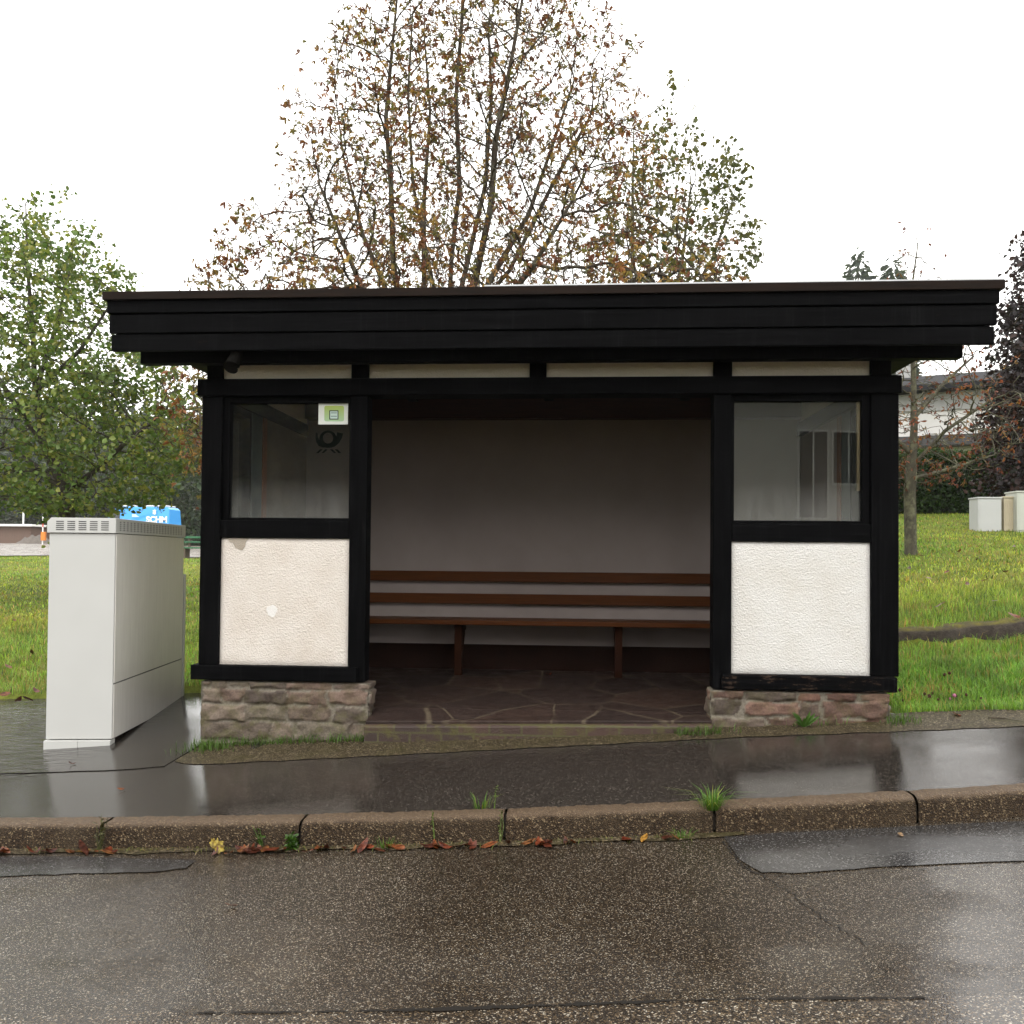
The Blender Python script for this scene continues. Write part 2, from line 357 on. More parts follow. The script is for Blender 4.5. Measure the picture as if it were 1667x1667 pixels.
# ------------------------------------------------------------------ bus shelter
XL, XR = -2.777, 2.333           # outer faces of the corner posts
SX0, SX1 = -1.508, 1.030         # the opening
sh = thing("bus_shelter", "black timber bus shelter with white plaster panels and a deep flat roof", "bus shelter", (-.22, 0, 0))
ZS0, ZS1 = .333, .443; ZM0, ZM1 = 1.394, 1.548; ZL0, ZL1 = 2.459, 2.586; ZT = 2.86; D = 2.34
for x0, x1 in ((XL, -2.624), (-1.639, SX0), (SX1, 1.162), (2.141, XR)):   # front posts, foot to roof
    bx('post', BLZ, sh, x0, x1, 0, .14, ZS1 if x0 != -1.639 and x0 != SX1 else ZS0-.002, ZL0)
    bx('upper_post', BLZ, sh, x0+(.03 if x0 == XL else 0), x1-(.05 if x1 == XR else 0), .004, .13, ZL1, ZT)
bx('upper_post', BLZ, sh, -.307, -.183, .004, .13, ZL1, ZT)
for x0, x1 in ((XL, XL+.13), (XR-.13, XR)): bx('post', BLZ, sh, x0, x1, D-.02, D+.12, .2, ZT)
bx('lintel_beam', BLX, sh, XL-.03, XR+.012, -.03, .15, ZL0, ZL1, .008)
bx('sill_beam', BLX, sh, XL-.045, -1.56, -.035, .14, ZS0, ZS1, .008)
bx('sill_beam', BLWORN, sh, 1.09, XR-.02, -.035, .14, ZS0, ZS1, .012)['label'] = "weathered sill beam with the paint worn to bare wood"
bx('middle_rail', BLX, sh, -2.624, -1.639, .006, .135, ZM0, ZM1-.02)
bx('middle_rail', BLX, sh, 1.162, 2.141, .006, .135, ZM0, ZM1-.02)
# plaster fields
def plaster(name, x0, x1, z0, z1, mat, y=.022):
    nx, nz = max(2, int((x1-x0)/.02)), max(2, int((z1-z0)/.02))
    gx, gz = np.meshgrid(np.linspace(x0, x1, nx), np.linspace(z0, z1, nz))
    e = np.minimum(np.minimum(gx-x0, x1-gx), np.minimum(gz-z0, z1-gz))
    gy = y+.012*np.exp(-e/.015)+.0015*np.sin(gx*9+gz*5)
    V = np.stack([gx, gy, gz], -1).reshape(-1, 3); i = np.arange(nx*nz).reshape(nz, nx)
    Q = np.stack([i[:-1, :-1], i[:-1, 1:], i[1:, 1:], i[1:, :-1]], -1).reshape(-1, 4)
    # back of the field
    n = len(V); B = np.array([[x0, .11, z0], [x1, .11, z0], [x1, .11, z1], [x0, .11, z1]])
    return npmesh(name, np.vstack([V, B]), [Q, np.array([[n, n+3, n+2, n+1]])], mat, sh, smooth=True)
pl = plaster('plaster_panel', -2.634, -1.63, ZS1-.005, ZM0+.006, PL_LEFT); pl['label'] = "yellowed plaster panel with a bare patch at its top corner"
plaster('plaster_panel', 1.153, 2.15, ZS1-.005, ZM0+.006, PL_RIGHT)
for x0, x1 in ((-2.70, -1.63), (-1.52, -.30), (-.19, 1.04), (1.155, 2.145)):
    plaster('upper_panel', x0, x1, ZL1-.004, 2.84, PL_UP, .03)
def blob(name, mat, parent, cx, cz, pts, y):
    m = MB(); f = [(cx+a, y, cz+b) for a, b in pts]; bk = [(p[0], y+.012, p[2]) for p in f]; m.hexa(f, bk); return m.build(name, mat, parent)
pa = at(420, 876); blob('bare_patch', PL_BARE, pl, float(at(388, 876)[0]), ZM0-.003, [(-.085, 0), (-.075, -.03), (-.05, -.035), (-.03, -.07), (-.005, -.085), (.025, -.09), (.045, -.06), (.05, -.03), (.062, -.012), (.06, 0)], .0195)
c = at(441, 995); blob('repaired_spot', PL_FIX, pl, float(c[0]), float(c[2]), [(.04*math.cos(a)*(1+.2*math.sin(3*a)), .045*math.sin(a)*(1+.15*math.cos(5*a))) for a in np.linspace(0, 2*math.pi, 14)[:-1]], .0208)
# front windows
def window(x0, x1, ox0, ox1, parent=sh):
    m = MB(); y0, y1 = .03, .10
    m.box(ox0, x0, y0, y1, ZM1-.02, ZL0); m.box(x1, ox1, y0, y1, ZM1-.02, ZL0)
    m.box(x0, x1, y0, y1, 2.414, ZL0); m.box(x0, x1, y0, y1, ZM1-.02, ZM1)
    w = m.build('window', BLZ, parent, bevel=.004)
    MB().box(x0-.005, x1+.005, .066, .071, ZM1-.005, 2.42).build('pane', GLASS, w)
    return w
wl = window(-2.572, -1.654, -2.624, -1.639); wr = window(1.1825, 2.0855, 1.162, 2.141)
MB().box(2.066, 2.0855, .073, .099, ZM1+.22, 2.414).build('glazing_bead', simple("raw_bead", (.42, .30, .16), None, 8, .6), wr)
# post horn emblem stuck to the left pane
hm = MB()
def P3(px, py, y=.0655): p = at(px, py, y); return (float(p[0]), y, float(p[2]))
N = 40; ex, ey = 534.0, 715.0
for i in range(N):
    a0, a1 = 2*math.pi*i/N, 2*math.pi*(i+1)/N
    hm.quad(P3(ex+14.2*math.cos(a0), ey+14.2*math.sin(a0)), P3(ex+14.2*math.cos(a1), ey+14.2*math.sin(a1)), P3(ex+8.4*math.cos(a1), ey-1.8+8.8*math.sin(a1)), P3(ex+8.4*math.cos(a0), ey-1.8+8.8*math.sin(a0)))
hm.quad(*[P3(x, y, .0650) for x, y in ((538, 729), (545, 727), (552, 721), (556.5, 713), (558.5, 705.5), (553, 704.5), (548.5, 703.5), (548, 709), (545.5, 713), (544, 719))])
hm.quad(*[P3(x, y, .0650) for x, y in ((514.5, 704), (517, 705), (517.5, 711), (519.5, 716), (524, 722), (533, 728), (526, 728.5), (519, 726), (515, 720), (513.5, 712))])
for q in (((521, 731.5), (525.5, 731.5), (518.5, 737.5), (514.5, 737.5)), ((529, 731.5), (533.5, 731.5), (527.5, 737.5), (523.5, 737.5)), ((537, 731.5), (541.5, 731.5), (547.5, 737.5), (543.5, 737.5)), ((545, 731.5), (549.5, 731.5), (555.5, 737.5), (551, 737.5))):
    hm.quad(*[P3(x, y) for x, y in q])
hm.build('post_horn_emblem', flat("emblem_black", (.004, .005, .004), .9, .0), wl)
# paper notice on the left pane
a, b = P3(519, 654.5), P3(566.5, 691)
no = thing("paper_notice", "white paper notice with a green square print, behind the glass of the left window", "notice", (a[0], .064, b[2]))
MB().box(a[0], b[0], .0600, .0612, b[2], a[2]).build('paper', simple("notice_paper", (.74, .76, .70), (.70, .72, .66), 6, .7, 0), no)
def m_green():
    t = NT("green_print"); z = t.xyz()[2]; return t.done(t.pr(t.ramp(t.math('MULTIPLY', z, 6.0), [(.1, (.40, .58, .36)), (.9, (.42, .52, .10))]), .6, None, .2))
def rr(x0, y0, x1, y1, r, Y):
    pts = []
    for cx, cy, s in ((x1-r, y0+r, -90), (x1-r, y1-r, 0), (x0+r, y1-r, 90), (x0+r, y0+r, 180)):
        for k in range(5): t = math.radians(s+22.5*k); pts.append(P3(cx+r*math.cos(t), cy+r*math.sin(t), Y))
    return pts
MB().quad(*rr(528, 660.5, 560, 686, 3, .0594)).build('green_field', m_green(), no)
MB().quad(*rr(536, 668, 551, 683, .3, .0588)).build('dark_frame', flat("print_black", (.02, .03, .03)), no)
MB().quad(*rr(537.5, 669.5, 549.5, 681.5, .2, .0583)).build('pale_field', flat("print_pale", (.55, .68, .62)), no)
lm = MB()
for yy in (671.5, 677): lm.quad(*rr(538.5, yy, 548.5, yy+1.3, .1, .0578))
lm.build('text_lines', flat("print_grey", (.16, .24, .22)), no)
# walls
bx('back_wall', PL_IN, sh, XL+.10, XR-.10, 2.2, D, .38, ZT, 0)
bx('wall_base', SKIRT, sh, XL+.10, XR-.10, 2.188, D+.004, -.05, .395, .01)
bx('back_beam', BACKBEAM, sh, XL+.13, XR-.13, 2.06, 2.198, 2.625, ZT-.01)
for s, xo, xi in ((-1, XL, XL+.12), (1, XR, XR-.12)):
    x0, x1 = min(xo, xi), max(xo, xi)
    bx('side_sill', BLY, sh, x0-.02, x1, .142, D-.02, ZS0, ZS1)
    bx('side_panel', PL_RIGHT, sh, x0+.02, x1-.01, .142, D-.02, ZS1, ZM0, 0)
    bx('side_rail', BLY, sh, x0, x1, .142, D-.02, ZM0, ZM1-.02)
    bx('side_lintel', BLY, sh, x0-.02, x1, .152, D-.02, ZL0, ZL1)
    bx('side_upper_panel', PL_UP, sh, x0+.02, x1-.01, .142, D-.02, ZL1, ZT, 0)
    bx('boarding', GREYPANEL, sh, x0+.02, x1-.01, .72, .965, ZM1-.02, ZL0, .004)
    bx('timber_stud', ORANGEWOOD, sh, x0+.01, x1+.0 if s < 0 else x1-.01, .967, 1.06, ZM1-.02, ZL0, .004)
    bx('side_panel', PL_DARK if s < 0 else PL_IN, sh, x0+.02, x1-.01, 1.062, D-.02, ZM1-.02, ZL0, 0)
    m = MB(); m.box(x0+.01, x1-.01, .142, .19, ZM1-.02, ZL0).box(x0+.01, x1-.01, .68, .718, ZM1-.02, ZL0).box(x0+.01, x1-.01, .19, .68, 2.40, ZL0).box(x0+.01, x1-.01, .19, .68, ZM1-.02, ZM1+.01)
    w = m.build('side_window', BLZ, sh, bevel=.004); MB().box((x0+x1)/2-.003, (x0+x1)/2+.003, .185, .685, ZM1, 2.41).build('pane', GLASS, w)
bx('ceiling', CEIL, sh, XL+.02, XR-.02, .02, D+.1, ZT, ZT+.03, 0)
# roof: slab, three lapped fascia boards on each side, edging strip
fy = -.40; fx0, fx1 = float(at(181, 568, -.40)[0]), float(at(1619, 558, -.40)[0]); ry1 = 2.95
def zf(px, py): return zat(px, py, fy)
zcap0, z1, z2, z3 = zf(900, 483.5), zf(900, 503.5), zf(900, 536.5), zf(900, 566)
ztop = zf(900, 468.5)
roof = MB().hexa([(fx0+.03, fy+.03, 2.875), (fx1-.03, fy+.03, 2.875), (fx1-.03, ry1-.03, 2.875), (fx0+.03, ry1-.03, 2.875)],
                 [(fx0+.03, fy+.03, ztop-.02), (fx1-.03, fy+.03, ztop-.02), (fx1-.03, ry1-.03, ztop-.06), (fx0+.03, ry1-.03, ztop-.06)]).build('roof', BLX, sh)
def ring(name, mat, zlo, zhi, out, par, bevel=.005):
    m = MB(); t = .035
    m.box(fx0-out, fx1+out, fy-out, fy-out+t, zlo, zhi)
    o1 = m.build(name, mat, par, bevel=bevel)
    if zhi < 2.95: return
    zlo = max(zlo, 2.90)
    for xa, xb in ((fx0-out, fx0-out+t), (fx1+out-t, fx1+out)):
        MB().box(xa, xb, fy-out+t+.002, ry1+out, zlo, zhi).build(name, mat, par, bevel=bevel)
    MB().box(fx0-out+t+.002, fx1+out-t-.002, ry1+out-t, ry1+out, zlo, zhi).build(name, mat, par, bevel=bevel)
ring('fascia_board', BLX, z3, z2-.006, 0, roof); ring('fascia_board', BLX, z2+.001, z1-.006, .012, roof); ring('fascia_board', BLX, z1+.001, zcap0+.004, .024, roof)
bx('fascia_backing', BLX, roof, fx0+.012, fx1-.012, fy+.037, fy+.055, z3+.01, 2.98, 0)
ring('roof_edging', EDGING, zcap0+.006, ztop, .048, roof, .003)
MB().box(fx0+.05, fx1+.03, fy-.02, ry1, ztop+.001, ztop+.008).build('roof_flashing', METAL, roof)
MB().box(-.6, fx1+.045, fy-.046, fy-.03, ztop+.002, ztop+.011).build('roof_flashing', METAL, roof)
bx('eaves_beam', BLX, sh, float(at(228, 590, -.25)[0]), float(at(1568, 583, -.25)[0]), -.25, -.16, zat(900, 587.0, -.25), 2.872, .006)
for xx in (XL+.02, -1.6, -.26, 1.05, XR-.12): bx('rafter', BLY, sh, xx, xx+.09, -.155, D+.24, 2.79, 2.872, .004)
# rain spout under the left eave
q = at(378, 600, -.33)
sp = [(q[0]+.06, -.37, 2.87), (q[0]+.055, -.35, 2.78), (q[0]+.03, -.33, q[2]+.09), (q[0]+.005, -.335, q[2]+.03), (q[0]-.0, -.36, q[2]+.0)]
MB().tube(sp, [.035, .036, .042, .050, .054], 16).build('rain_spout', PIPE, sh, smooth=False)
# plinths: one continuous relief each
def plinth(x0, x1, zt, rows, seed, cols):
    rng = np.random.default_rng(seed); d = .33; path = [(x0, 2.2), (x0, -.015), (x1, -.015), (x1, .17)]
    if x0 > 0: path = [(x0, .17), (x0, -.015), (x1, -.015), (x1, 2.2)]
    seg = [math.dist(path[i], path[i+1]) for i in range(3)]; L = sum(seg); us = np.arange(0, L+.006, .012); zb = -.24; zs = np.arange(zb, zt+.001, .011)
    off = seg[0]; U, Z = np.meshgrid(us, zs); stone = -np.ones(U.shape, int); sdf = np.full(U.shape, -1.0); k = 0; scol = []
    for (za, zb2, cuts) in rows:
        full = sorted(set([-.02]+[c for c in np.arange(-.3, -9, -.31)+rng.uniform(-.06, .06)]+list(cuts)+[c for c in cuts[-1]+np.arange(.3, 6, .33)+rng.uniform(-.06, .06)]))
        for a, b in zip(full[:-1], full[1:]):
            if b-a < .06: continue
            ja, jb, j1, j2 = rng.uniform(.002, .012, 4)
            uu = U-off; wob = .014*np.sin(uu*21+k)+.011*np.sin(Z*37+k*2)+.005*np.sin(uu*63+k*3)
            s = np.minimum(np.minimum(uu-(a+ja)+wob, (b-jb)-uu+wob), np.minimum(Z-(za+j1)+.5*wob, (zb2-j2)-Z+.5*wob))
            up = s > sdf; sdf = np.where(up, s, sdf); stone = np.where(up, k, stone); k += 1; scol.append(cols[rng.integers(len(cols))]*rng.uniform(.6, 1.3))
    face = sm((sdf+.003)/.013); lump = .007*np.sin(U*31+stone*1.7)*np.sin(Z*43+stone)+.006*np.sin(U*13+stone*3.1)+rng.normal(0, .0012, U.shape)
    disp = -.012+face*(.014+.005*np.sin(stone*2.39)+lump)
    px = np.interp(U, np.cumsum([0]+seg), [p[0] for p in path]); py = np.interp(U, np.cumsum([0]+seg), [p[1] for p in path])
    side = np.where(U < seg[0], 0, np.where(U <= seg[0]+seg[1], 1, 2))
    nx = np.where(side == 0, -1, np.where(side == 2, 1, 0)); ny = np.where(side == 1, -1, 0)
    V = np.stack([px+nx*disp, py+ny*disp, Z], -1).reshape(-1, 3)
    sc = np.array(scol)[np.clip(stone, 0, k-1)]; cc = np.where((face > .35)[..., None], sc, np.array([.19, .165, .13]))
    nU, nZ = len(us), len(zs); i = np.arange(nU*nZ).reshape(nZ, nU)
    Q = np.stack([i[:-1, :-1], i[:-1, 1:], i[1:, 1:], i[1:, :-1]], -1).reshape(-1, 4)
    top = np.stack([i[-1, :-1], i[-1, 1:]], -1); n = len(V); V = np.vstack([V, [[(x0+x1)/2, .16, zt]]])
    Tt = np.concatenate([top, np.full((len(top), 1), n)], 1)
    return npmesh('stone_plinth', V, [Q, Tt], STONE, sh, col=np.vstack([cc.reshape(-1, 3), [[.15, .12, .1]]]), smooth=True)
BR = [np.array(c)*.9 for c in ((.15, .11, .08), (.17, .13, .10), (.13, .095, .075), (.19, .155, .115), (.155, .105, .08))]
RD = [np.array(c)*.75 for c in ((.17, .088, .062), (.18, .105, .078), (.15, .11, .085), (.18, .125, .095))]
plinth(-2.752, -1.468, ZS0-.003, [(.27, .33, [0, .10, .19, .38, .66]), (.155, .27, [0, .16, .34, .66, .96, 1.284]), (.03, .155, [0, .34, .66, 1.0, 1.284]), (-.12, .03, [0, .56, .72, 1.15, 1.284]), (-.26, -.12, [0, .3, .7, 1.284])], 5, BR)
plinth(1.005, 2.27, ZS0-.003, [(.255, .33, [0, .24, .62, .80, 1.05, 1.26]), (.14, .255, [0, .24, .62, .80, 1.26]), (.03, .14, [0, .4, .9, 1.26]), (-.1, .03, [0, .5, 1.26]), (-.26, -.1, [0, .5, 1.26])], 11, RD)
# floor and step
fl = MB(); nn = 12; xs = np.linspace(-1.46, 1.0, nn)
fl.hexa([(-2.64, .19, -.1), (2.2, .19, -.1), (2.2, 2.187, -.1), (-2.64, 2.187, -.1)], [(-2.64, .19, .105), (2.2, .19, .135), (2.2, 2.187, .150), (-2.64, 2.187, .150)])
fl.hexa([(-1.475, -.10, -.2), (1.01, -.10, -.2), (1.01, .188, -.2), (-1.475, .188, -.2)], [(-1.475, -.10, .068), (1.01, -.10, .125), (1.01, .188, .1285), (-1.475, .188, .1135)])
fl.build('flagstone_floor', FLAGS, sh, bevel=.008)
MB().hexa([(-1.475, -.15, -.3), (1.01, -.15, -.3), (1.01, -.102, -.3), (-1.475, -.102, -.3)], [(-1.475, -.15, .040), (1.01, -.15, .098), (1.01, -.102, .108), (-1.475, -.102, .050)]).build('doorstep', STEP, sh, bevel=.012)
# bench inside
LEGW = simple('dark_varnish', (.030, .010, .004), (.018, .006, .003), 4, .6, .1, 12, spec=.06)
be = thing("long_bench", "long brown varnished wooden bench along the back wall inside the shelter", "bench", (-.22, 1.95, .15))
bx('seat', VARN, be, XL+.14, XR-.14, 1.72, 2.13, .624, .668, .006)
bx('back_slat', VARN, be, XL+.14, XR-.14, 2.13, 2.162, 1.020, 1.120, .005); bx('back_slat', VARN, be, XL+.14, XR-.14, 2.13, 2.162, .800, .900, .005)
for px in (747, 1008):
    x = xat(px, 1.8)
    m = MB().box(x-.035, x+.035, 1.80, 1.87, .14, .622).box(x-.03, x+.03, 1.872, 2.18, .54, .622).hexa([(x-.025, 1.872, .20), (x+.025, 1.872, .20), (x+.025, 1.872, .27), (x-.025, 1.872, .27)], [(x-.025, 2.15, .50), (x+.025, 2.15, .50), (x+.025, 2.15, .539), (x-.025, 2.15, .539)])
    m.build('leg', LEGW, be, bevel=.004)
for px in (640, 1010):
    pass

# ------------------------------------------------------------------ big utility cabinet
cd = np.array([-.128, .992]); cf = np.array([.992, .128])            # side direction, front direction
c0 = np.array(at(180, 1210, .02)[:2]); w, L = .487, 1.62
def cq(u, v): p = c0-cf*u+cd*v; return float(p[0]), float(p[1])          # u to the left, v to the back
def cbox(m, u0, u1, v0, v1, z0, z1):
    return m.hexa([(*cq(u1, v0), z0), (*cq(u0, v0), z0), (*cq(u0, v1), z0), (*cq(u1, v1), z0)], [(*cq(u1, v0), z1), (*cq(u0, v0), z1), (*cq(u0, v1), z1), (*cq(u1, v1), z1)])
zc = lambda py: zat(180, py, .02)
cab = thing("utility_cabinet", "tall light grey utility cabinet with slotted top standing on the pavement left of the shelter", "utility cabinet", (*cq(w/2, .8), -.2))
zb, zt0, zt1 = zc(1204), zc(868), zc(843.5)
cbox(MB(), .0, w, .02, L, zb, zt0-.003).build('body', CABINET, cab, bevel=.004)
cbox(MB(), -.008, -.001, .03, L*.985, zc(1113), zt0-.006).build('side_door', CABSIDE, cab)
cbox(MB(), -.008, -.001, .03, L*.985, zb+.004, zc(1115.4)).build('side_lower_panel', CABSIDE, cab)
cbox(MB(), -.012, .02, L+.002, L+.05, zb+.05, zt0-.35).build('hinge_strip', CABINET, cab, bevel=.004)
m = MB(); cbox(m, .004, w/2-.001, .0, .09, zb-.45, zb-.008); pz = m.build('plinth', CABINET, cab, bevel=.002)
m = MB(); cbox(m, w/2+.001, w+.006, .0, .09, zb-.45, zb-.008); m.build('plinth', CABINET, cab, bevel=.002)
cbox(MB(), .035, w, .092, L-.02, zb-.45, zb-.004).build('shadow_plinth', SKIRT, cab)  # recessed plinth, coloured dark for the wet shadow under the cabinet side
cbox(MB(), -.003, .0, .03, L*.985, zc(1115.2), zc(1113.2)).build('seam', flat('seam_grey', (.10, .10, .095), .8), cab)
# hood with bevelled shoulders
m = MB(); u0, u1, v0, v1 = -.010, w+.012, .005, L+.02; ch = .03
prof = [(u1, zt0), (u0, zt0), (u0, zt1-.0), (u0+.004, zt1), (u1-ch, zt1), (u1, zt1-ch)]
m.hexa([(*cq(u, v0), z) for u, z in prof], [(*cq(u, v1), z) for u, z in prof]); hood = m.build('vent_hood', CABINET, cab, bevel=.003)
s1 = MB(); s2 = MB()
for r in range(5):
    z = zt0+.022+r*.0155
    for k in range(5):
        ua = w-.055-k*.083; s1.quad((*cq(ua, .0025), z), (*cq(ua-.057, .0025), z), (*cq(ua-.057, .0025), z+.0055), (*cq(ua, .0025), z+.0055))
    for k in range(21):
        va = .07+k*.071; s2.quad((*cq(-.0125, va), z), (*cq(-.0125, va+.030), z), (*cq(-.0125, va+.030), z+.0058), (*cq(-.0125, va), z+.0058))
s1.build('front_slots', CABDARK, hood); s2.build('side_slots', CABDARK, hood)

# ------------------------------------------------------------------ ground
def grid(xs, ys, zf_, name, mat, org=None, mask=None, dz=0):
    X, Y = np.meshgrid(xs, ys); Z = zf_(X, Y)+dz; V = np.stack([X, Y, Z], -1).reshape(-1, 3); i = np.arange(len(V)).reshape(X.shape)
    Q = np.stack([i[:-1, :-1], i[:-1, 1:], i[1:, 1:], i[1:, :-1]], -1)
    Q = Q.reshape(-1, 4) if mask is None else Q[mask(X, Y)[:-1, :-1]]
    o = npmesh(name, V, Q, mat, smooth=True); return tag(o, kind='structure')
xs = np.concatenate([np.arange(-300, -60, 12), np.arange(-60, -20, 2), np.arange(-20, 20, .4), np.arange(20, 60, 2), np.arange(60, 301, 12)])
ys = np.concatenate([np.arange(-60, -2, 2.0), np.arange(-2, 8, .16), np.arange(8, 40, .6), np.arange(40, 100, 3), np.arange(100, 401, 12)])
def edge_y(x):      # where the turf begins behind the pavement
    x = np.asarray(x, float)
    return np.where(x > 2.2, .17+.02*np.sin(x*5)+.012*np.sin(x*13), np.where(x < -2.3, 1.75+.05*np.sin(x*4), 2.6))
def tz(X, Y):
    z = terrain(X, Y); ey = edge_y(X)
    low = np.where((Y < ey), np.where(Y < ykerb(X), zroad(X, Y), zpave(X, Y))-.10, z)
    return np.where((Y < ey+.05) & (np.abs(X) < 300), low, z)
grid(xs, ys, tz, 'meadow', MEADOW)
# pavement: smooth wet asphalt from the kerb back
def strip(name, mat, xs, ya, yb, zf_, n=14, dz=0):
    X = np.repeat(xs[None], n, 0); t = np.linspace(0, 1, n)[:, None]; Y = ya(xs)[None]*(1-t)+yb(xs)[None]*t
    V = np.stack([X, Y, zf_(X, Y)+dz], -1).reshape(-1, 3); i = np.arange(len(V)).reshape(X.shape)
    Q = np.stack([i[:-1, :-1], i[:-1, 1:], i[1:, 1:], i[1:, :-1]], -1).reshape(-1, 4)
    return tag(npmesh(name, V, Q, mat, smooth=True), kind='structure')
px_ = np.linspace(-14, 14, 141)
strip('pavement', ASPHALT, px_, lambda x: ykerb(x)+.004, lambda x: np.where(x < -2.3, edge_y(x)+.06, np.where(x > 2.25, edge_y(x)+.05, .3)), zpave, 30)
seam = lambda x: np.interp(x, [-14, -3.85, -3.03, -2.70, -1.35, -.107, 1.144, 2.251, 3.05, 14], [-.75, -.667, -.663, -.60, -.507, -.411, -.314, -.288, -.256, -.1])
gx = np.linspace(-2.72, 8, 110)
strip('gritty_strip', GRIT, gx, lambda x: seam(x)+.010*np.sin(x*17)-.35*np.maximum(0, -2.55-x)*-2.2, lambda x: np.where(x > 2.25, edge_y(x)+.04-.0*x, .02), lambda x, y: zpave(x, y), 8, .004)
strip('cabinet_pad', PAD, np.linspace(-14, -2.735, 60), lambda x: seam(x)+.006*np.sin(x*11), lambda x: edge_y(x)+.05, zpave, 12, .005)
# road
rx = np.linspace(-16, 16, 161)
seamroad = lambda x: -3.43+.015*x-.02*np.maximum(0, -x-.4)+.012*np.sin(x*3.1)
strip('road', ROAD, rx, seamroad, lambda x: ykerb(x)-.14, zroad, 26)
strip('near_lane', ROADB, rx, lambda x: 0*x-14, lambda x: seamroad(x)-.002, zroad, 30, .003)
jr = np.random.default_rng(8).uniform(0, 1, 420); jx = np.linspace(-1.25, 1.12, 420); jw = lambda x: -.001+.011*np.clip(np.sin(x*3.1)*np.sin(x*7.7+1)+.35+.9*(jr-.5)+.3*np.sin(x*31), 0, 1)*np.clip((1.2-np.abs(x+.05))*2, .1, 1)
strip('tar_joint', flat("tar", (.012, .010, .008), .7, .15), jx, lambda x: seamroad(x)-.02-jw(x), lambda x: seamroad(x)-.012+jw(x)*.6+.003*np.sin(x*47)+.006*(jr[::-1]-.5), zroad, 2, .006)
def groundpt(px, py, dz):
    d = ray(px, py); d = d/d[1]; lo, hi = 1.0, 12.0
    for _ in range(50):
        m_ = (lo+hi)/2; p = CAM+d*m_
        if p[2] > float(zroad(p[0], p[1]))+dz: lo = m_
        else: hi = m_
    return CAM+d*lo
def patch(name, pts):
    P = [groundpt(x, y, .005) for x, y in pts]; c = sum(P)/len(P); m = MB()
    Q = []
    for i in range(len(P)):
        a, b = P[i], P[(i+1) % len(P)]
        for t in (0, .25, .5, .75):
            q = a*(1-t)+b*t; q = q+np.array([0, random.uniform(-.008, .008), 0]); q[2] = float(zroad(q[0], q[1]))+.005; Q.append(tuple(q))
    # fan over a strip so that the sheet follows the road
    m.quad(*Q); return tag(m.build(name, PATCH), kind='structure')
patch('road_patch', [(-260, 1393), (120, 1394), (320, 1399), (303, 1413), (235, 1420), (120, 1422), (0, 1426), (-260, 1428)])
patch('road_patch', [(1178, 1362), (1260, 1356), (1478, 1345), (1667, 1336), (1900, 1318), (1900, 1384), (1667, 1400), (1420, 1412), (1300, 1421), (1240, 1420), (1205, 1400)])
def crack(pts, wd):
    P = [groundpt(x, y, .006) for x, y in pts]; m = MB(); Q = []
    for a, b in zip(P[:-1], P[1:]):
        for t in np.arange(0, 1, .08): q = a+(b-a)*t; Q.append(q+np.array([random.uniform(-.012, .012), random.uniform(-.012, .012), 0]))
    for i, (a, b) in enumerate(zip(Q[:-1], Q[1:])):
        w0, w1 = wd*(.4+.6*abs(math.sin(i*1.3))), wd*(.4+.6*abs(math.sin((i+1)*1.3)))
        m.quad((a[0]-w0, a[1], float(zroad(a[0], a[1]))+.003), (a[0]+w0, a[1]+w0*.5, float(zroad(a[0], a[1]))+.003), (b[0]+w1, b[1]+w1*.5, float(zroad(b[0], b[1]))+.003), (b[0]-w1, b[1], float(zroad(b[0], b[1]))+.003))
    return tag(m.build('road_crack', CRK), kind='structure')
CRK = flat("crack_dark", (.008, .007, .006), .6, .2)
crack([(1210, 1408), (1262, 1436), (1310, 1468), (1350, 1500), (1412, 1536)], .0032)
crack([(1667, 1402), (1560, 1411), (1430, 1417), (1300, 1424), (1240, 1424), (1206, 1406), (1178, 1366)], .004)
# gutter dirt at the foot of the kerb
strip('gutter_silt', GRIT, np.linspace(-6, .9, 60), lambda x: ykerb(x)-.215+.02*np.sin(x*9)+.012*np.sin(x*23), lambda x: ykerb(x)-.13, zroad, 4, .006)
# far lot
lot = grid(np.arange(-70, -3.9, 2.0), np.concatenate([[28.3], np.arange(30, 92, 2.0)]), lambda x, y: terrain(x, y), 'parking_lot', LOT, dz=.05)
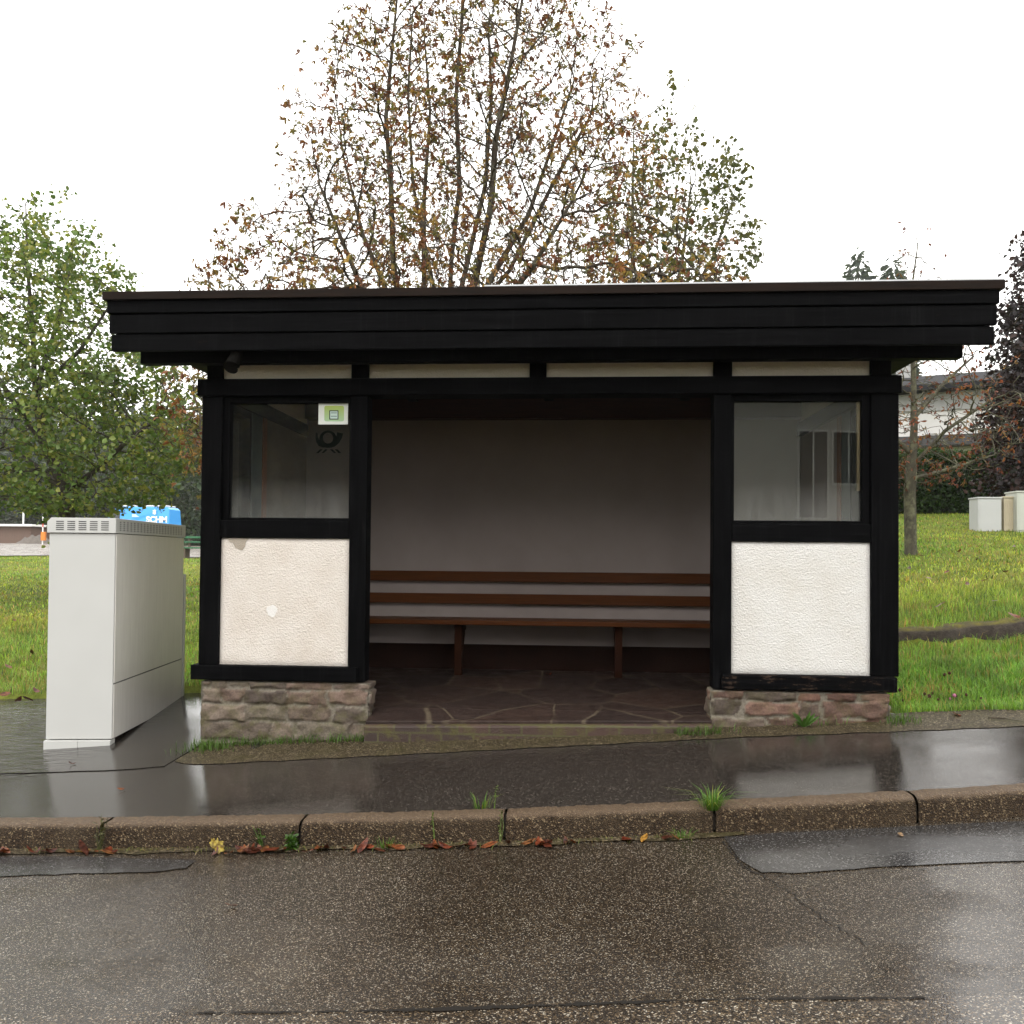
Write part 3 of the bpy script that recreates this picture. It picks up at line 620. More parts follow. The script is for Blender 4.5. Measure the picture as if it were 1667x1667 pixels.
# kerb stones
joints = [-5.74, -4.66, -3.58, -2.52, -1.41, -.328, .752, 1.797, 2.87, 3.95, 5.03, 6.1, 7.2]
klab = {0: None, 2: "kerb stone left of the dark dead stalk, at the left picture edge", 3: "kerb stone between the dark dead stalk and the first open joint, below the left plinth",
        4: "kerb stone with the leafy green weeds growing at its left end", 5: "kerb stone right of the tall thin weed, left of the big grass tuft", 6: "kerb stone right of the big grass tuft, below the right plaster panel",
        7: "kerb stone at the right picture edge, past the last open joint", 9: "kerb stone outside the right picture edge", 10: "kerb stone outside the right picture edge", 11: "kerb stone outside the right picture edge"}
for k in range(len(joints)-1):
    if k not in klab or klab[k] is None: continue
    xa, xb = joints[k]+.007, joints[k+1]-.007
    if k == 2: xa = joints[1]+.007
    if k == 7: xb = joints[9]-.007
    n = 56; ux = np.linspace(xa, xb, n); rng = np.random.default_rng(k)
    prof = [(.0, -.10), (.0, -.004), (-.012, .002), (-.088, .0), (-.112, -.005), (-.128, -.016), (-.136, -.036), (-.150, -.20)]
    V = []
    for j, x in enumerate(ux):
        e = min(x-xa, xb-x); rd = .006*math.exp(-e/.010)+.004*max(0, math.sin(x*23+k)*math.sin(x*57)-.35); yk = float(ykerb(x))
        for q, (a_, b_) in enumerate(prof):
            w_ = 0 if q in (0, 7) else 1
            V.append((x, yk+a_+(rd*1.0 if a_ < -.08 else 0)+w_*rng.normal(0, .0028), float(zpave(x, yk))+.006+b_-(rd if q in (2, 3, 4, 5) else 0)+w_*rng.normal(0, .0018)))
    p = len(prof); i = np.arange(n*p).reshape(n, p)
    Q = np.stack([i[:-1, :-1], i[1:, :-1], i[1:, 1:], i[:-1, 1:]], -1).reshape(-1, 4)
    caps = np.array([list(i[0])[::-1], list(i[-1])])
    cx = (xa+xb)/2
    tag(npmesh('kerb_stone', np.array(V), [Q, caps], KERB, origin=(cx, float(ykerb(cx)), float(zpave(cx, -1.7))), smooth=True), klab[k], 'kerb stone', 'kerb stones along the pavement edge')
strip('kerb_bed', simple('kerb_mortar', (.030, .022, .015), (.014, .010, .007), 30, .9, .6, 80), np.linspace(-6, 6, 240), lambda x: ykerb(x)-.122+.004*np.sin(x*90), lambda x: ykerb(x)-.004, lambda x, y: zpave(x, y)-.022-.09*np.clip((ykerb(x)-.10-y)/.02, 0, 1), 8)
# low stone edging of the bank on the right
n = 60; ux = np.linspace(2.6, 9, n); V = []
rng = np.random.default_rng(3)
for x in ux:
    y0 = 2.93+.05*math.sin(3*x)+.02*math.sin(11*x); zt = T(x, y0+.35)+.0
    for q, (a_, b_) in enumerate(((-.02, -.32), (-.01, -.14), (.0, -.02), (.06, .012), (.26, .012), (.5, -.06))):
        V.append((x, y0+a_+rng.normal(0, .015), zt+b_+rng.normal(0, .008)))
i = np.arange(n*6).reshape(n, 6); Q = np.stack([i[:-1, :-1], i[1:, :-1], i[1:, 1:], i[:-1, 1:]], -1).reshape(-1, 4)
def m_bank():
    t = NT("mossy_bank"); g = t.n('ShaderNodeNewGeometry'); up = t.ramp(t.xyz(g.outputs['Normal'])[2], [(.6, 0), (.9, 1)])
    st = t.ramp(t.noise(12, 6, .7), [(.3, (.018, .014, .011)), (.7, (.065, .052, .040))]); ms = t.ramp(t.noise(16, 5, .7), [(.3, (.055, .045, .008)), (.7, (.13, .115, .014))])
    mm = t.math('MULTIPLY', up, t.ramp(t.noise(5), [(.38, .2), (.6, 1)]))
    return t.done(t.pr(t.mix(mm, st, ms), .85, t.bump(t.noise(45, 5, .7), .8, .02), .25))
tag(npmesh('stone_edging', np.array(V), Q, m_bank(), origin=(5, 3, T(5, 3)), smooth=True), "low mossy stone edging in the grass bank right of the shelter", "stone edging")

# ------------------------------------------------------------------ grass
def blades(name, label, pts, h, w, colf, lean=.5, seed=1, mat=GRASSM, kind='stuff', zfun=terrain, parent=None):
    rng = np.random.default_rng(seed); n = len(pts); x, y = pts[:, 0], pts[:, 1]; z = zfun(x, y)-.01
    a = rng.uniform(0, 2*np.pi, n); hh = h*rng.uniform(.45, 1.25, n); ww = w*rng.uniform(.6, 1.3, n); ln = lean*rng.uniform(.1, 1.3, n)
    d = np.stack([np.cos(a), np.sin(a), 0*a], -1); s = np.stack([-np.sin(a), np.cos(a), 0*a], -1); b = np.stack([x, y, z], -1); upv = np.array([0, 0, 1.0])
    mid = b+upv*(hh*.55)[:, None]+d*(hh*ln*.25)[:, None]; tip = b+upv*(hh*(1-.25*ln))[:, None]+d*(hh*ln*.9)[:, None]
    W = (s*ww[:, None]*.5)
    V = np.stack([b-W, b+W, mid+W*.8, mid-W*.8, tip], 1).reshape(-1, 3); k = np.arange(n)[:, None]*5
    Q = k+np.array([0, 1, 2, 3]); Tt = k+np.array([3, 2, 4]); c = np.repeat(colf(x, y, rng), 5, 0)
    c = c*np.tile(np.array([.8, .8, 1, 1, 1.1]), n)[:, None]
    o = npmesh(name, V, [Q, Tt], mat, parent, col=c)
    if parent is None: tag(o, label, 'grass', kind=kind)
    return o
def gcol(x, y, rng):
    n = len(x); g = np.array([.150, .300, .040]); yel = np.array([.37, .39, .055]); br = np.array([.36, .24, .085]); dk = np.array([.07, .145, .022])
    f = .5+.5*np.sin(x*.9+1.3*np.sin(y*.55))*np.sin(y*.75+.8*np.sin(x*.5)); f = np.clip(f+rng.normal(0, .22, n), 0, 1); far = sm((y-1.5)/5)
    t = np.clip(f*(.15+.65*far), 0, 1)[:, None]; c = g*(1-t)+yel*t
    r = rng.uniform(0, 1, n)[:, None]; pb = (np.sin(x*2.7+np.sin(y*3.1)*2)*np.sin(y*2.3+np.sin(x*1.9)) > .55)[:, None]; c = np.where((r < .07) | (pb & (r < .3)), br, c); c = np.where(r > .80, dk, c)
    cl = .62+.72*(.5+.5*np.sin(x*7.1+2*np.sin(y*5.3))*np.sin(y*6.7+1.5*np.sin(x*4.1)))
    return c*rng.uniform(.6, 1.4, (n, 1))*cl[:, None]
def rect(n, x0, x1, y0, y1, keep=None):
    p = np.stack([RNG.uniform(x0, x1, n), RNG.uniform(y0, y1, n)], -1)
    return p if keep is None else p[keep(p[:, 0], p[:, 1])]
nearR = lambda x, y: (y > edge_y(x)+.01) & ~((x < 2.5) & (y < 2.7)) & ~((y > 2.88+.05*np.sin(3*x)) & (y < 3.2+.06*np.sin(7*x)) & (RNG.uniform(0, 1, len(x)) < .8))
P = np.vstack([rect(26000, 2.36, 5.2, .16, 2.0, nearR), rect(9000, 5.2, 9, .16, 2.0, nearR), rect(30000, 2.36, 9, 2.0, 5.5, nearR)])
blades('grass', "wet green grass on the bank right of the shelter", P, .125, .0058, gcol, .9, 1)
P = np.vstack([rect(26000, 2.2, 12, 5.5, 12), rect(26000, 3, 17, 12, 20.5)]); blades('grass', "short grass rising to the hedge beyond the shelter", P, .075, .013, gcol, 1.2, 2)
okL = lambda x, y: (y > edge_y(x)+.02) & ~((x > -3.0) & (y < 2.75))
P = np.vstack([rect(30000, -9, -2.4, 1.7, 6, okL)]); blades('grass', "green grass behind the utility cabinet", P, .10, .0065, gcol, 1.1, 3)
P = np.vstack([rect(30000, -16, -2, 6, 14), rect(34000, -28, -3, 14, 28.4)]); blades('grass', "yellowish meadow grass left of the shelter", P, .075, .016, gcol, 1.2, 4)
P = rect(9000, -2.6, 2.6, 2.7, 8); blades('grass', "meadow grass behind the shelter", P, .09, .012, gcol, .7, 5)
def tuftgrass(name, label, cat, cx, cy, n, rad, h, zf_, seed, w=.004, lean=.9, group=None, col=None):
    rng = np.random.default_rng(seed); t = rng.uniform(0, 2*np.pi, n); r = rad*np.sqrt(rng.uniform(0, 1, n)); P = np.stack([cx+r*np.cos(t), cy+r*np.sin(t)*.6], -1)
    cf = col or (lambda x, y, g: np.array([[.07, .15, .018]])*g.uniform(.6, 1.5, (len(x), 1))+np.where(g.uniform(0, 1, (len(x), 1)) < .12, np.array([[.12, .07, .02]]), 0))
    o = blades(name, None, P, h, w, cf, lean, seed, zfun=zf_, kind=None)
    return tag(o, label, cat, group)
pts = np.concatenate([np.stack([RNG.uniform(-2.78, -1.30, 620), RNG.normal(-.075, .025, 620)], -1), np.stack([RNG.normal(-2.62, .10, 260), RNG.normal(-.17, .07, 260)], -1)])
dk = lambda x, y, g: np.array([[.065, .125, .018]])*g.uniform(.55, 1.5, (len(x), 1))
blades('grass_fringe', "fringe of grass growing along the foot of the left stone plinth", pts, .085, .005, dk, 1.0, 11, zfun=zpave)
pts = np.stack([np.concatenate([RNG.normal(.90, .10, 150), RNG.normal(1.75, .09, 40), RNG.normal(2.32, .07, 150)]), np.concatenate([RNG.normal(-.19, .03, 150), RNG.normal(-.06, .02, 40), RNG.normal(-.04, .06, 150)])], -1)
blades('grass_fringe', "sparse grass growing along the foot of the right stone plinth", pts, .09, .005, dk, 1.0, 12, zfun=zpave)
kz = lambda x, y: zpave(x, y)+.004
gr = "weeds growing along the kerb"
def kx(px, py): p = at(px, py, -1.65); return float(p[0])
x = kx(1155, 1310); tuftgrass('grass_tuft', "big green grass tuft hanging over the kerb edge", 'grass tuft', x, float(ykerb(x))-.11, 110, .045, .13, kz, 21, .005, 1.5, gr)
x = kx(783, 1316); tuftgrass('grass_tuft', "small upright grass tuft at the back of the kerb beside the tall thin weed", 'grass tuft', x, float(ykerb(x))+.02, 34, .045, .085, kz, 22, .004, .7, gr)
x = kx(1105, 1365); tuftgrass('grass_tuft', "bright green grass tuft in the gutter below the big tuft", 'grass tuft', x, float(ykerb(x))-.19, 50, .045, .06, zroad, 23, .004, .9, gr)
x = kx(640, 1375); tuftgrass('grass_tuft', "small yellow-green grass tuft in the gutter under the middle kerb stone", 'grass tuft', x, float(ykerb(x))-.19, 40, .04, .07, zroad, 24, .004, .6, gr)
# gutter moss and short weeds that nobody could count
pts = np.stack([RNG.uniform(-3.3, .7, 900), 0*RNG.uniform(0, 1, 900)], -1); pts[:, 1] = ykerb(pts[:, 0])-.155-np.abs(RNG.normal(0, .035, 900))
pts = pts[(np.sin(pts[:, 0]*5)+np.sin(pts[:, 0]*13+1) > -.5) | (np.abs(pts[:, 0]+.8) < .6)]
blades('gutter_weeds', "short moss and dry grass in the gutter", pts, .035, .005, lambda x, y, g: np.where(g.uniform(0, 1, (len(x), 1)) < .5, np.array([[.12, .14, .03]]), np.array([[.20, .15, .07]]))*g.uniform(.6, 1.3, (len(x), 1)), 1.1, 25, zfun=zroad)

# ------------------------------------------------------------------ leaves as meshes
def leafmesh(P, Dv, Nv, ln, wd, fold=.15):
    """leaves: base P, direction Dv, normal Nv, six outline points each"""
    Dv = Dv/np.linalg.norm(Dv, axis=1, keepdims=True); Sv = np.cross(Dv, Nv); Sv /= np.linalg.norm(Sv, axis=1, keepdims=True)+1e-9; Nn = np.cross(Sv, Dv)
    ln = ln[:, None]; wd = wd[:, None]
    a = P; b = P+Dv*ln*.35+Sv*wd*.38+Nn*wd*fold; c = P+Dv*ln*.68+Sv*wd*.5+Nn*wd*fold; t = P+Dv*ln-Nn*ln*.12
    d = P+Dv*ln*.68-Sv*wd*.5+Nn*wd*fold; e = P+Dv*ln*.35-Sv*wd*.38+Nn*wd*fold
    V = np.stack([a, b, c, t, d, e], 1).reshape(-1, 3); k = np.arange(len(P))[:, None]*6
    return V, [k+np.array([0, 1, 2, 3]), k+np.array([0, 3, 4, 5])]
def unit(v): return v/(np.linalg.norm(v, axis=-1, keepdims=True)+1e-9)
def colonize(starts, attr, step, di, dk, rng, up=.15, iters=140, jit=.15, maxn=16000):
    pos = [np.array(p, float) for p, _ in starts]; par = [q for _, q in starts]; kids = [0]*len(pos)
    for i, q in enumerate(par):
        if q >= 0: kids[q] += 1
    A = np.array(attr); P = np.array(pos); d = np.linalg.norm(A[:, None]-P[None], axis=2) if len(P)*len(A) < 4e6 else None
    near = d.argmin(1); nd = d.min(1); grew = {}
    for it in range(iters):
        act = nd < di
        if not act.any(): break
        ids = near[act]; v = unit(A[act]-P[ids]); acc = np.zeros((len(P), 3)); np.add.at(acc, ids, v); un = np.unique(ids)
        newp = []; newq = []
        for q in un:
            if grew.get(q, 0) >= 3: continue
            dv = unit(acc[q])+np.array([0, 0, up])+rng.normal(0, jit, 3); dv = dv/np.linalg.norm(dv)
            grew[q] = grew.get(q, 0)+1; newp.append(P[q]+dv*step); newq.append(q)
        if not newp: break
        base = len(P); NP = np.array(newp); P = np.vstack([P, NP]); par += newq
        dd = np.linalg.norm(A[:, None]-NP[None], axis=2); m = dd.min(1); mi = dd.argmin(1)+base; up_ = m < nd; near = np.where(up_, mi, near); nd = np.where(up_, m, nd)
        keep = nd > dk; A, near, nd = A[keep], near[keep], nd[keep]
        if len(A) == 0 or len(P) > maxn: break
    return P, np.array(par)
def radii(P, par, tip, ex):
    n = len(P); kids = [[] for _ in range(n)]
    for i, q in enumerate(par):
        if q >= 0: kids[q].append(i)
    acc = np.zeros(n); order = range(n-1, -1, -1)
    for i in order:
        acc[i] = max(acc[i], tip**ex) if not kids[i] else sum(acc[j] for j in kids[i])
    return acc**(1/ex), kids
def limbs(P, par, R, kids, k=6):
    V = []; Fq = []; ringid = {}
    def ringat(p, d, r):
        a = np.cross(d, (0, 0, 1) if abs(d[2]) < .9 else (1, 0, 0)); a /= np.linalg.norm(a)+1e-9; b = np.cross(d, a); n0 = len(V)
        for j in range(k): t = 2*math.pi*j/k; V.append(p+r*(math.cos(t)*a+math.sin(t)*b))
        return n0
    for i in range(len(P)):
        q = par[i]
        if q < 0: ch = kids[i][0] if kids[i] else i; ringid[i] = ringat(P[i], unit(P[ch]-P[i]) if ch != i else np.array([0, 0, 1.]), R[i]*1.25); continue
        d = unit(P[i]-P[q]); ringid[i] = ringat(P[i], d, R[i]); main = max(kids[q], key=lambda j: R[j])
        r0_ = ringid[q] if main == i else ringat(P[q], d, min(R[i]*1.15, R[q]))
        # align rings by nearest vertex to avoid twisting
        o = min(range(k), key=lambda s_: np.linalg.norm(V[r0_]-V[ringid[i]+s_]))
        for j in range(k): Fq.append((r0_+j, r0_+(j+1) % k, ringid[i]+(j+1+o) % k, ringid[i]+(j+o) % k))
    return np.array(V), np.array(Fq)
def env(profile, cx, cy, n, rng, lean=(0, 0), lopside=1.0, hollow=.0):
    """points in a crown whose half width changes with height"""
    zs = [p[0] for p in profile]; rs = [p[1] for p in profile]; out = []
    rm = max(rs)
    while len(out) < n:
        z = rng.uniform(zs[0], zs[-1]); r = np.interp(z, zs, rs); a = rng.uniform(0, 2*math.pi); q = rng.uniform(0, rm)
        if q > r*1.0: continue
        rad = r*math.sqrt(rng.uniform(hollow, 1))*rng.uniform(.9, 1.06); f = (z-zs[0])/(zs[-1]-zs[0])
        out.append((cx+lean[0]*f+rad*math.cos(a), cy+lean[1]*f+rad*math.sin(a)*lopside, z))
    return np.array(out)
def polystems(base, stems):
    """nodes for hand laid trunk and main stems: list of polylines that start on an earlier node"""
    nodes = [(np.array(base, float), -1)]
    def addline(start, pts, st=.2):
        cur = start
        for p in pts:
            p = np.array(p, float); a = nodes[cur][0]; n = max(1, int(np.linalg.norm(p-a)/st))
            for j in range(1, n+1): nodes.append((a+(p-a)*j/n, cur)); cur = len(nodes)-1
        return cur
    for pts in stems:
        p0 = np.array(pts[0], float); st = min(range(len(nodes)), key=lambda i: np.linalg.norm(nodes[i][0]-p0)); addline(st, pts[1:])
    return nodes
def tree(name, label, cat, base, stems, attr, seed, bark, leafparam, step=.2, di=1.3, dk=.36, tip=.006, ex=2.15, up=.12, group=None, rmax=None, kseg=6):
    rng = np.random.default_rng(seed); th = thing(name, label, cat, tuple(base), group)
    P, par = colonize(polystems(base, stems), attr, step, di, dk, rng, up)
    if leafparam.get('twig'):
        ln, cnt, upt = leafparam['twig']; nk = np.bincount(par[par >= 0], minlength=len(P)); NP = []; NQ = []; base_n = len(P)
        for i in range(len(P)):
            if par[i] < 0 or nk[i] > 1: continue
            m_ = cnt if nk[i] == 0 else (1 if rng.uniform() < .35 else 0)
            for q in range(m_):
                d = unit(unit(P[i]-P[par[i]])*.8+rng.normal(0, .42, 3)+np.array([0, 0, upt])); cur = i; p = P[i]
                for st in range(3):
                    d = unit(d+rng.normal(0, .12, 3)+np.array([0, 0, .06])); p = p+d*ln*rng.uniform(.7, 1.3)/3; NP.append(p); NQ.append(cur); cur = base_n+len(NP)-1
        P = np.vstack([P, np.array(NP)]); par = np.concatenate([par, np.array(NQ)])
    R, kids = radii(P, par, tip, ex)
    if rmax: R = R*np.minimum(1, rmax/R.max()) if R.max() > rmax else R*(1+(rmax/R.max()-1)*np.clip((R-tip)/(R.max()-tip), 0, 1))
    V, Fq = limbs(P, par, R, kids, kseg); npmesh('trunk', V, Fq, bark, th, smooth=True)
    thin = np.array([i for i in range(len(P)) if par[i] >= 0 and R[i] < leafparam.get('maxr', .014)])
    leafparam['fn'](th, P, par, thin, rng); return th, P, par, R
def clump(p, s): return .5+.25*(np.sin(p[:, 0]*2.1*s+1.7*np.sin(p[:, 1]*1.3*s))+np.sin(p[:, 2]*2.4*s+1.5*np.sin(p[:, 0]*1.6*s+1)))
def chest_leaves(dens, pal, ll=.12, ww=.045, nl=(3, 6), zfade=None):
    pal = np.array(pal)
    def fn(th, P, par, thin, rng):
        sel = thin[rng.uniform(0, 1, len(thin)) < dens*np.clip(2.3*clump(P[thin], 1.15)-.30, .08, 1.35)]; B = []; Dd = []; Nn = []; Ln = []; Wd = []; Cc = []
        for i in sel:
            d = unit(P[i]-P[par[i]]); p = P[i]+rng.normal(0, .05, 3)
            fan = unit(d*.6+rng.normal(0, .5, 3)+np.array([0, 0, -.35])); m = rng.integers(*nl); c = pal[rng.integers(len(pal))]*rng.uniform(.7, 1.3); sz = rng.uniform(.7, 1.25)
            for j in range(m):
                B.append(p); Dd.append(unit(fan+rng.normal(0, .55, 3)+np.array([0, 0, -.25]))); Nn.append(unit(rng.normal(0, .6, 3)+np.array([0, 0, 1]))); Ln.append(ll*sz*rng.uniform(.6, 1.3)); Wd.append(ww*sz*rng.uniform(.6, 1.15)); Cc.append(c*rng.uniform(.8, 1.2))
        V, Fs = leafmesh(np.array(B), np.array(Dd), np.array(Nn), np.array(Ln), np.array(Wd)); npmesh('crown', V, Fs, LEAF, th, col=np.repeat(np.array(Cc), 6, 0))
    return fn
def small_leaves(per, pal, size=.08, spread=.13, ratio=.85, prob=1.0, droop=-.2):
    pal = np.array(pal)
    def fn(th, P, par, thin, rng):
        sel = thin[rng.uniform(0, 1, len(thin)) < prob*np.clip(1.9*clump(P[thin], 1.3)-.05, .1, 1)]; idx = np.repeat(sel, per); n = len(idx)
        B = P[idx]+rng.normal(0, spread, (n, 3)); Dd = unit(rng.normal(0, 1, (n, 3))+np.array([0, 0, droop])); Nn = unit(rng.normal(0, .8, (n, 3))+np.array([0, 0, .6])); sz = size*rng.uniform(.55, 1.25, n)
        cl = pal[rng.integers(0, len(pal), len(P))][idx]*rng.uniform(.75, 1.25, (n, 1))
        V, Fs = leafmesh(B, Dd, Nn, sz, sz*ratio); npmesh('crown', V, Fs, LEAF, th, col=np.repeat(cl, 6, 0))
    return fn

# chestnut behind the shelter
rng = np.random.default_rng(42); Y = 7.0; bx_, by_ = -1.85, Y
b0 = (bx_, by_, T(bx_, by_)-.1)
def W(px, py, Y_): return tuple(float(v) for v in at(px, py, Y_))
prof = [(2.0, 4.0), (2.8, 4.8), (4, 4.7), (5.2, 4.3), (6.0, 3.65), (7.0, 2.95), (8.0, 2.75), (9, 2.4), (9.9, 1.85), (10.8, 1.1), (11.6, .4)]
att = env(prof, bx_+.38, by_, 6800, rng, (-.1, 0), .9, .03)
att = np.array([p for p in att if not (p[2] < 3.2 and math.hypot(p[0]-bx_, p[1]-by_) < 2.2)])
fork = W(725, 640, Y); f2 = W(728, 560, Y)
stems = [[b0, W(722, 760, Y), fork, f2, W(735, 420, 7.0), W(748, 300, 7.1), W(742, 160, 7.1), W(752, 30, 7.0), W(757, -90, 7.0)],
         [fork, W(660, 540, 6.7), W(640, 430, 6.5), W(636, 300, 6.4), W(628, 190, 6.4), W(640, 60, 6.4), W(650, -40, 6.5)],
         [f2, W(775, 450, 6.5), W(800, 330, 6.3), W(806, 230, 6.2), W(830, 110, 6.2), W(850, 0, 6.2)],
         [f2, W(790, 470, 7.6), W(860, 350, 7.8), W(905, 220, 7.9), W(935, 130, 8)],
         [f2, W(690, 470, 7.5), W(690, 330, 7.8), W(700, 180, 7.9), W(690, 50, 7.9)],
         [fork, W(610, 520, 6.2), W(560, 400, 6.0), W(520, 300, 5.9)], [f2, W(800, 520, 6.4), W(870, 430, 6.1), W(930, 330, 6.0)], [f2, W(700, 440, 6.9), W(672, 300, 6.8), W(664, 150, 6.8), W(672, 20, 6.8)],
         [f2, W(760, 430, 7.6), W(790, 300, 7.9), W(800, 160, 7.9), W(795, 40, 7.9)], [fork, W(640, 500, 7.6), W(590, 380, 7.8), W(560, 260, 7.9), W(545, 150, 7.9)], [f2, W(830, 440, 7.0), W(900, 300, 6.9), W(960, 190, 6.9)],
         [fork, W(560, 600, 6.4), W(430, 590, 6.2), W(330, 650, 6.1)], [fork, W(840, 570, 7.2), W(980, 490, 7.2), W(1090, 420, 7.3)]]
CH = [(.27, .12, .045), (.22, .088, .038), (.31, .175, .06), (.17, .064, .034), (.28, .20, .055), (.21, .18, .05), (.14, .055, .03), (.34, .22, .06), (.16, .155, .045)]
tree('horse_chestnut_tree', "tall horse chestnut with thinning rust-brown leaves rising behind the shelter roof", 'tree', b0, stems, att, 42, BARK, {'maxr': .011, 'twig': (.36, 3, .5), 'fn': chest_leaves(.74, CH, .080, .028, (3, 8))}, .16, 1.5, .24, .0036, 2.25, .22, rmax=.19, kseg=5)
# green maple on the left
Y = 9.0; bx_ = xat(112, Y); b0 = (bx_, Y, T(bx_, Y)-.1); rng = np.random.default_rng(5)
prof = [(1.95, 2.0), (2.4, 2.5), (3.2, 2.7), (4.2, 2.55), (5.2, 2.4), (6, 2.15), (6.8, 1.5), (7.5, .8), (8.2, .25)]
cxm = xat(60, Y)
att = np.vstack([env(prof, cxm, Y, 4600, rng, (-.15, 0), .9, .02), env([(2.5, .9), (3.0, 1.5), (3.8, 1.4), (4.4, 1.1), (5.0, .5)], xat(235, Y), Y-.5, 1200, rng)])
fk = W(108, 800, Y)
stems = [[b0, fk, W(75, 730, Y), W(57, 640, Y), W(54, 540, Y), W(44, 430, 9.1), W(42, 330, 9.1)], [fk, W(150, 770, 8.8), W(205, 720, 8.6), W(270, 670, 8.5)], [W(57, 640, Y), W(95, 520, 9.3), W(120, 400, 9.5)],
         [W(75, 730, Y), W(20, 650, 8.7), W(-40, 560, 8.6)], [W(57, 640, Y), W(130, 570, 8.6), W(190, 480, 8.4)], [fk, W(60, 760, 9.6), W(-30, 700, 9.8)]]
GM = [(.115, .19, .04), (.16, .235, .048), (.085, .15, .036), (.21, .26, .06), (.13, .18, .06), (.26, .27, .065)]
tree('maple_tree', "leafy green maple standing in the meadow behind the grey utility cabinet", 'tree', b0, stems, att, 6, BARKG, {'maxr': .010, 'twig': (.26, 2, .35), 'fn': small_leaves(4, GM, .09, .07)}, .17, 1.2, .28, .0036, 2.2, .18, rmax=.15, kseg=5)
# second maple, behind on the right
Y = 14.0; bx_ = xat(1085, Y); b0 = (bx_, Y, T(bx_, Y)-.1); rng = np.random.default_rng(15)
prof = [(4.5, 1.6), (6, 2.1), (7.5, 2.15), (9, 2.1), (10.2, 1.7), (10.9, .9), (11.8, .5), (12.6, .25)]
att = env(prof, xat(1095, Y), Y, 2200, rng, (.0, 0), .9, .03)
stems = [[b0, W(1080, 560, Y), W(1030, 430, Y), W(1030, 300, Y), W(1032, 200, 14.1)], [W(1080, 560, Y), W(1110, 430, 13.8), W(1125, 300, 13.7)], [W(1080, 560, Y), W(1160, 420, 14.2), W(1195, 320, 14.3)]]
GT = [(.085, .10, .03), (.11, .11, .032), (.07, .085, .03), (.13, .12, .035)]
tree('maple_tree', "thin-leaved green maple showing above the roof right of the chestnut", 'tree', b0, stems, att, 16, BARKL, {'maxr': .011, 'twig': (.4, 2, .5), 'fn': small_leaves(3, GT, .125, .07, .8, .8)}, .24, 1.5, .36, .005, 2.2, .2, rmax=.13, kseg=5)
# half-bare chestnut on the right
Y = 9.0; bx_ = xat(1483, Y); b0 = (bx_, Y, T(bx_, Y)-.1); rng = np.random.default_rng(25)
prof = [(2.5, 1.0), (3.0, 1.7), (3.6, 2.15), (4.4, 1.5), (5.2, 1.0), (6, .6), (7.1, .2)]
att = env(prof, bx_, Y, 3000, rng, (.1, 0), .95, .03)
stems = [[b0, W(1481, 800, Y), W(1488, 700, Y), W(1487, 600, Y), W(1480, 500, Y), W(1494, 400, Y)], [W(1484, 760, Y), W(1540, 700, 8.8), W(1600, 660, 8.6)], [W(1482, 780, Y), W(1540, 765, 9.2), W(1620, 740, 9.4)], [W(1487, 680, Y), W(1540, 620, 9.2), W(1585, 580, 9.3)], [W(1484, 740, Y), W(1430, 690, 9), W(1390, 640, 9)]]
CR = [(.20, .055, .025), (.16, .045, .022), (.24, .09, .03), (.13, .04, .022), (.22, .12, .035)]
tree('horse_chestnut_tree', "half-bare young chestnut with lichen-grey bark and rusty leaves on the right lawn", 'tree', b0, stems, att, 26, BARKL, {'maxr': .010, 'twig': (.22, 1, .2), 'fn': chest_leaves(.5, CR, .072, .029, (2, 5))}, .14, 1.2, .22, .0046, 2.2, .10, rmax=.10)
# copper beech
Y = 14.5; bx_ = xat(1748, Y); b0 = (bx_, Y, T(bx_, Y)-.1); rng = np.random.default_rng(35)
prof = [(2.6, 1.5), (3.4, 2.1), (4.6, 1.9), (6, 1.75), (7.2, 1.55), (8.4, 1.2), (9.3, .4)]
att = env(prof, bx_, Y, 3200, rng, (-.25, 0), 1, .02)
stems = [[b0, W(1738, 700, Y), W(1725, 560, Y), W(1705, 430, Y)], [W(1738, 700, Y), W(1680, 620, 14.2), W(1640, 540, 14.1)]]
CB = [(.026, .017, .019), (.036, .021, .022), (.020, .014, .017), (.05, .026, .022), (.018, .018, .014)]
tree('copper_beech', "dark purple copper beech at the right picture edge", 'tree', b0, stems, att, 36, BARK, {'maxr': .014, 'fn': small_leaves(20, CB, .14, .17, .7)}, .2, 1.3, .3, .0062, 2.2, .1, rmax=.16)
